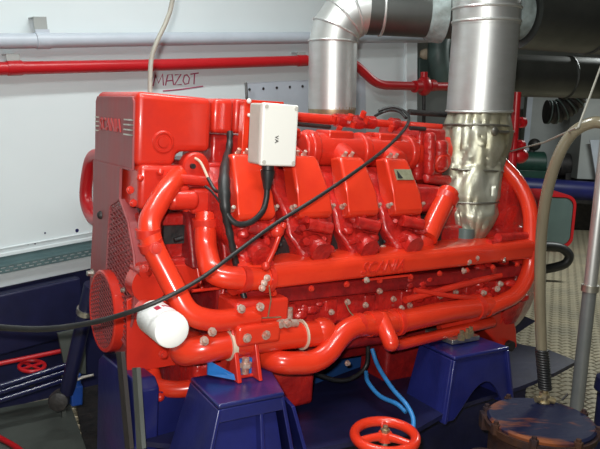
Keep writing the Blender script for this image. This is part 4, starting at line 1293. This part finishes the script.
# blue valve bits
c = pe(76, 392, v=-.42)
t = thing('ball_valve', 'small bright blue valve beside the dark brace foot', 'valve', ENG, c - V((0, 0, .08)))
mb = MB(); mb.box(c - V((.022, .02, .05)), c + V((.022, .02, .03))); mb.cyl(c + V((0, 0, .02)), c + V((0, 0, .075)), .018, 14); part('valve_body', mb, BRIGHTBLUE, t, bevel=.006)
mb = MB(); mb.tube([c + V((-.05, -.02, .045)), c + V((.02, -.02, .062)), c + V((.06, -.02, .066))], .006, 8); part('lever', mb, ZINC, t, 'bare metal lever')
# red hose on the plate
Q = [pz(x, y, .028) for x, y in [(-20, 428), (0, 438), (20, 450), (40, 470)]]
solo('red_hose', MB().tube(spline(Q, 5), .011, 10), PIPERED, 'red hose lying on the grey deck plate', 'hose', base=Q[1])
# navy tank hugging the wall low on the left
q0 = pl(-60, 300, .06); q1 = pl(60, 340, .06)
mb = MB(); mb.box((q0[0] - .5, -.06, q1[2]), (q1[0] + .12, .018, zb - .012))
solo('bilge_tank', mb, NAVYD, 'long dark navy tank under the cable tray at left', 'tank', F=WALL, base=(q1[0] - .3, -.03, q1[2]), bevel=.01)

# ================================================================== RIGHT BACKGROUND
# grey door-like panel with pale frame on the far side
Yp = 9.0
pn = thing('control_panel', 'pale framed grey panel in the right background under the dark ducts', 'panel', WORLD, py_(550, 200, Yp))
a, b = py_(528, 86, Yp), py_(585, 170, Yp)
mb = MB(); mb.box((a.x, Yp, b.z), (b.x, Yp + .10, a.z + .06)); part('panel_sheet', mb, GREY, pn, smooth=False)
mb = MB(); mb.box((a.x, Yp - .025, b.z), (a.x + .07, Yp - .001, a.z + .05)); mb.box((a.x + .07, Yp - .025, a.z - .07), (b.x, Yp - .001, a.z - .045)); mb.box((a.x + .07, Yp - .02, a.z - .04), (b.x, Yp - .001, a.z + .05))
part('panel_frame', mb, PALE, pn, 'pale frame', smooth=False, bevel=.003)
l0, l1 = py_(541, 87, Yp - .025), py_(553, 91, Yp - .025)
mb = MB(); mb.box((l0.x, Yp - .028, l1.z), (l1.x, Yp - .0205, l0.z)); part('panel_label', mb, LABELBLUE, pn, 'dark blue label', smooth=False)
# black ribbed hose hanging
Q = [py_(x, y, 5.1) for x, y in [(546, 112), (556, 112), (567, 106), (575, 97), (579, 86), (577, 74)]]
pth = spline(Q, 8)
t = thing('hanging_hose', 'fat black ribbed hose hanging in front of the grey panel', 'hose', WORLD, Q[1])
rs = [.082 if i < 30 else .03 for i in range(len(pth))]
mb = MB(); mb.tube(pth, [r_ * (.92 + .12 * (i % 3 == 0)) for i, r_ in enumerate(rs)], 18); part('hose', mb, BLACK, t)
mb = MB()
for i in range(2, 26, 5):
    dd = (pth[i + 1] - pth[i - 1]).normalized(); mb.torus(pth[i], dd, .081, .005, 24, 8)
each('hose_rib', mb, GREENGREY, t, 'grey rib')
# plug on a yellow cable
Q = [py_(x, y, 5.0) for x, y in [(575, 79), (583, 78), (594, 75), (604, 66), (616, 50)]]
solo('yellow_cable', MB().tube(spline(Q, 6), .010, 8), YELLOW, 'yellow cable at the right edge below the dark ducts', 'cable', base=Q[0])
q = py_(577, 82, 4.98); mb = MB(); mb.lathe(q + V((0, 0, .045)), (0, 0, -1), [(.008, 0), (.016, .02), (.02, .07), (.012, .09)], 12)
solo('hanging_plug', mb, SEALANT, 'small cream plug hanging from the yellow cable', 'plug', base=q)
Q = [py_(x, y, 3.4) for x, y in [(601, 66), (578, 128)]]
Q2 = [py_(576, 128, 2.1), py_(545, 142, 2.6), py_(508, 152, 3.0)]
solo('cord', MB().tube([py_(604, 58, 2.3), py_(590, 96, 2.15), py_(578, 128, 2.1)], .0035, 6), GREYCABLE, 'thin pale cord slanting down to the tan hose from upper right', 'cord', base=Q2[0])
solo('cord', MB().tube(Q2, .0035, 6), GREYCABLE, 'thin pale cord stretched from the tan hose to the lagged duct', 'cord', base=Q2[2])
# right grey cabinet with slanted bracket
Yc = 8.2
a, b = py_(586, 88, Yc), py_(660, 182, Yc)
mb = MB(); mb.box((a.x, Yc, b.z), (b.x, Yc + .4, a.z)); solo('cabinet', mb, GREY, 'plain grey cabinet at the right edge behind the tan hose', 'cabinet', base=(a.x + .2, Yc + .2, b.z), bevel=.006)
mb = MB(); s_ = [py_(x, y, Yc - .1) for x, y in [(590, 140), (604, 140), (604, 182), (597, 182)]]; mb.prism(s_, (0, .02, 0)); solo('bracket_plate', mb, PALE, 'slanted pale bracket at the right edge', 'bracket', base=s_[3], smooth=False)
# bench / ledge with machines; its black base paints the shadow below
Yb = 8.6
a, b = py_(515, 176, Yb), py_(660, 188, Yb)
mb = MB(); mb.box((a.x, Yb - .35, b.z - .03), (b.x, Yb + .35, b.z + .015)); mb.box((a.x + .1, Yb - .2, 0), (b.x, Yb + .3, b.z - .03)); solo('machine_ledge', mb, BLACK, 'dark ledge carrying the green pump in the right background, black base as its shadow', 'ledge', base=(a.x + .5, Yb + .3, 0), smooth=False)
A_, B_ = py_(512, 186, Yb - .6), py_(680, 197, Yb - .6)
t = thing('blue_pipe', 'thick dark blue pipe crossing the right background', 'pipe', WORLD, A_)
rb = metres(WORLD, A_, 9.5)
part('pipe_run', MB().tube([A_, A_.lerp(B_, .5), B_], rb, 24), BLUE, t)
mb = MB()
for f_ in (.12, .62):
    q = A_.lerp(B_, f_); mb.box((q.x - .04, q.y - .06, 0), (q.x + .04, q.y + .06, q.z - rb * .8))
each('pipe_support', mb, BLACK, t)
c = py_(527, 161, Yb - .1)
t = thing('green_pump', 'small dark green pump with a black knob in the right background', 'pump', WORLD, c - V((0, 0, .1)))
mb = MB(); mb.tube([c - V((.17, 0, .02)), c + V((.20, 0, -.02))], .14, 20); mb.box(c - V((.18, .11, .22)), c + V((.22, .11, -.10))); part('pump_body', mb, GREEN, t, bevel=.01)
mb = MB(); mb.ball(c + V((.065, -.02, .20)), .075, seg=14); mb.cyl(c, c + V((.065, -.02, .19)), .035, 10); part('knob', mb, BLACK, t, 'black knob')
c = py_(578, 166, Yb - .1)
mb = MB(); mb.lathe(c - V((.3, 0, 0)), (1, .1, 0), [(.09, 0), (.15, .04), (.15, .38), (.09, .40), (.09, .55)], 20); mb.box(c - V((.18, .11, .22)), c + V((.18, .11, 0)))
solo('motor', mb, BLACK, 'dark motor on the ledge behind the tan hose', 'motor', base=c - V((0, 0, .22)), bevel=.006)
# red rimmed drum
Yd = 6.9
c = py_(555, 221, Yd)
rd = metres(WORLD, c, 25)
dd = V((-.12, -.97, .12)).normalized()
t = thing('gear_housing', 'dark green round-cornered housing with a red rim behind the tan hose', 'gearbox', WORLD, c - V((0, 0, rd)))
sx_, sz_ = V((1, 0, 0)), V((0, 0, 1))
def rrect(c, hx, hz, rr_, y):
    out = []
    for cx_, cz_, a0 in ((1, 1, 0), (-1, 1, 90), (-1, -1, 180), (1, -1, 270)):
        for k in range(7):
            a_ = math.radians(a0 + 15 * k); out.append(V((c.x + cx_ * (hx - rr_) + rr_ * math.cos(a_), c.y + y, c.z + cz_ * (hz - rr_) + rr_ * math.sin(a_))))
    return out
hx, hz_ = metres(WORLD, c, 19), metres(WORLD, c, 27)
mb = MB(); mb.loft([rrect(c, hx, hz_, .11, 0), rrect(c, hx, hz_, .11, .5)]); part('housing', mb, PIPERED, t)
mb = MB(); mb.loft([rrect(c, hx * .84, hz_ * .88, .09, -.012), rrect(c, hx * .84, hz_ * .88, .09, .02)]); part('cover', mb, GREENGREY, t, 'dark grey green cover')
mb = MB(); mb.loft([rrect(c, hx, hz_, .11, -.02), rrect(c, hx, hz_, .11, 0), rrect(c, hx * .86, hz_ * .9, .09, 0), rrect(c, hx * .86, hz_ * .9, .09, -.02), rrect(c, hx, hz_, .11, -.02)], cap=False); part('rim', mb, PIPERED, t, 'red rim')
mb = MB(); mb.box((c.x - .12, c.y + .1, 0), (c.x + .12, c.y + .4, max(.02, c.z - hz_ * .9))); part('plinth', mb, BLACK, t)
# black hose loop behind the tan hose
Q = [py_(x, y, 5.6) for x, y in [(536, 247), (548, 246), (561, 248), (569, 255), (566, 263), (556, 267), (540, 270), (522, 274)]]
solo('looped_hose', MB().tube(spline(Q, 7), metres(WORLD, Q[3], 4.6), 14), RUBBER, 'thick black hose making a loop behind the tan hose', 'hose', base=Q[3])
# dark wedge at the far end of the bed and dark skirting
mb = MB(); w_ = [pe(508, 309, v=.10), pe(536, 321, v=.10), pe(516, 334, v=.10)]; mb.prism(w_, (0, .3, 0)); part('rear_wedge', mb, NAVYD, bed, smooth=False)
# grey-green ducted cover behind the red valve
Q = pl(428, 62, -.25)
t = thing('fan_casing', 'grey green fan casing in the gap behind the red bulkhead valve', 'fan casing', WALL, pl(430, 95, -.3))
mb = MB(); mb.box(pl(414, 58, -.35), pl(452, 78, -.30)); part('casing', mb, GREENGREY, t, bevel=.01)
mb = MB(); a = pl(448, 55, -.15); mb.torus(a, (.3, -1, 0), .17, .07, 40, 12); part('casing_ring', mb, GREENGREY, t)
mb = MB(); q = pl(426, 54, -.2); mb.ball(q, .045, 1.3, .7, .8, 12); part('cream_knob', mb, SEALANT, t, 'cream coloured boss')
mb = MB(); a_, b_ = pl(400, 95, -.4), pl(620, 200, -.4)

# ================================================================== LIGHT
def area(name, loc, rot, sx, sy, power, col=(1, 1, 1)):
    l = bpy.data.lights.new(name, 'AREA'); l.shape = 'RECTANGLE'; l.size = sx; l.size_y = sy; l.energy = power; l.color = col
    o = bpy.data.objects.new(name, l); COL.objects.link(o); o.location = loc; o.rotation_euler = rot
    return o


def tube_lamp(loc, rz, power, lab):
    t = thing('ceiling_lamp', lab, 'lamp', WORLD, loc, 'ceiling lamps')
    M = Matrix.Translation(V(loc)) @ Matrix.Rotation(rz, 4, 'Z')
    mb = MB(); mb.box((-.62, -.09, .0), (.62, .09, .05)); mb.bm.transform(M); part('lamp_housing', mb, PALE, t)
    a_ = area('lamp_light', V(loc) - V((0, 0, .03)), (0, 0, rz), 1.2, .12, power, (.95, 1, .98))


tube_lamp((.1, .75, 2.69), math.radians(10), 36, 'fluorescent ceiling lamp above the near side of the engine')
tube_lamp((-.25, 2.25, 2.69), math.radians(40), 25, 'fluorescent ceiling lamp over the engine front')
tube_lamp((3.2, 5.6, 2.69), 0, 80, 'fluorescent ceiling lamp over the right background')
# the camera's own flash
fl = area('camera_flash', CAM + V((-.05, -.02, .07)), (math.radians(90 - 9), 0, 0), .05, .03, 36, (1, .98, .95))

w = bpy.data.worlds.new('world'); sc.world = w; w.use_nodes = True
w.node_tree.nodes['Background'].inputs[0].default_value = (.5, .55, .6, 1)
w.node_tree.nodes['Background'].inputs[1].default_value = .08

vs = sc.view_settings
vs.view_transform = 'Standard'; vs.look = 'None'; vs.gamma = 1; vs.use_curve_mapping = False
sc.view_settings.exposure = 0.0
bpy.context.view_layer.update()
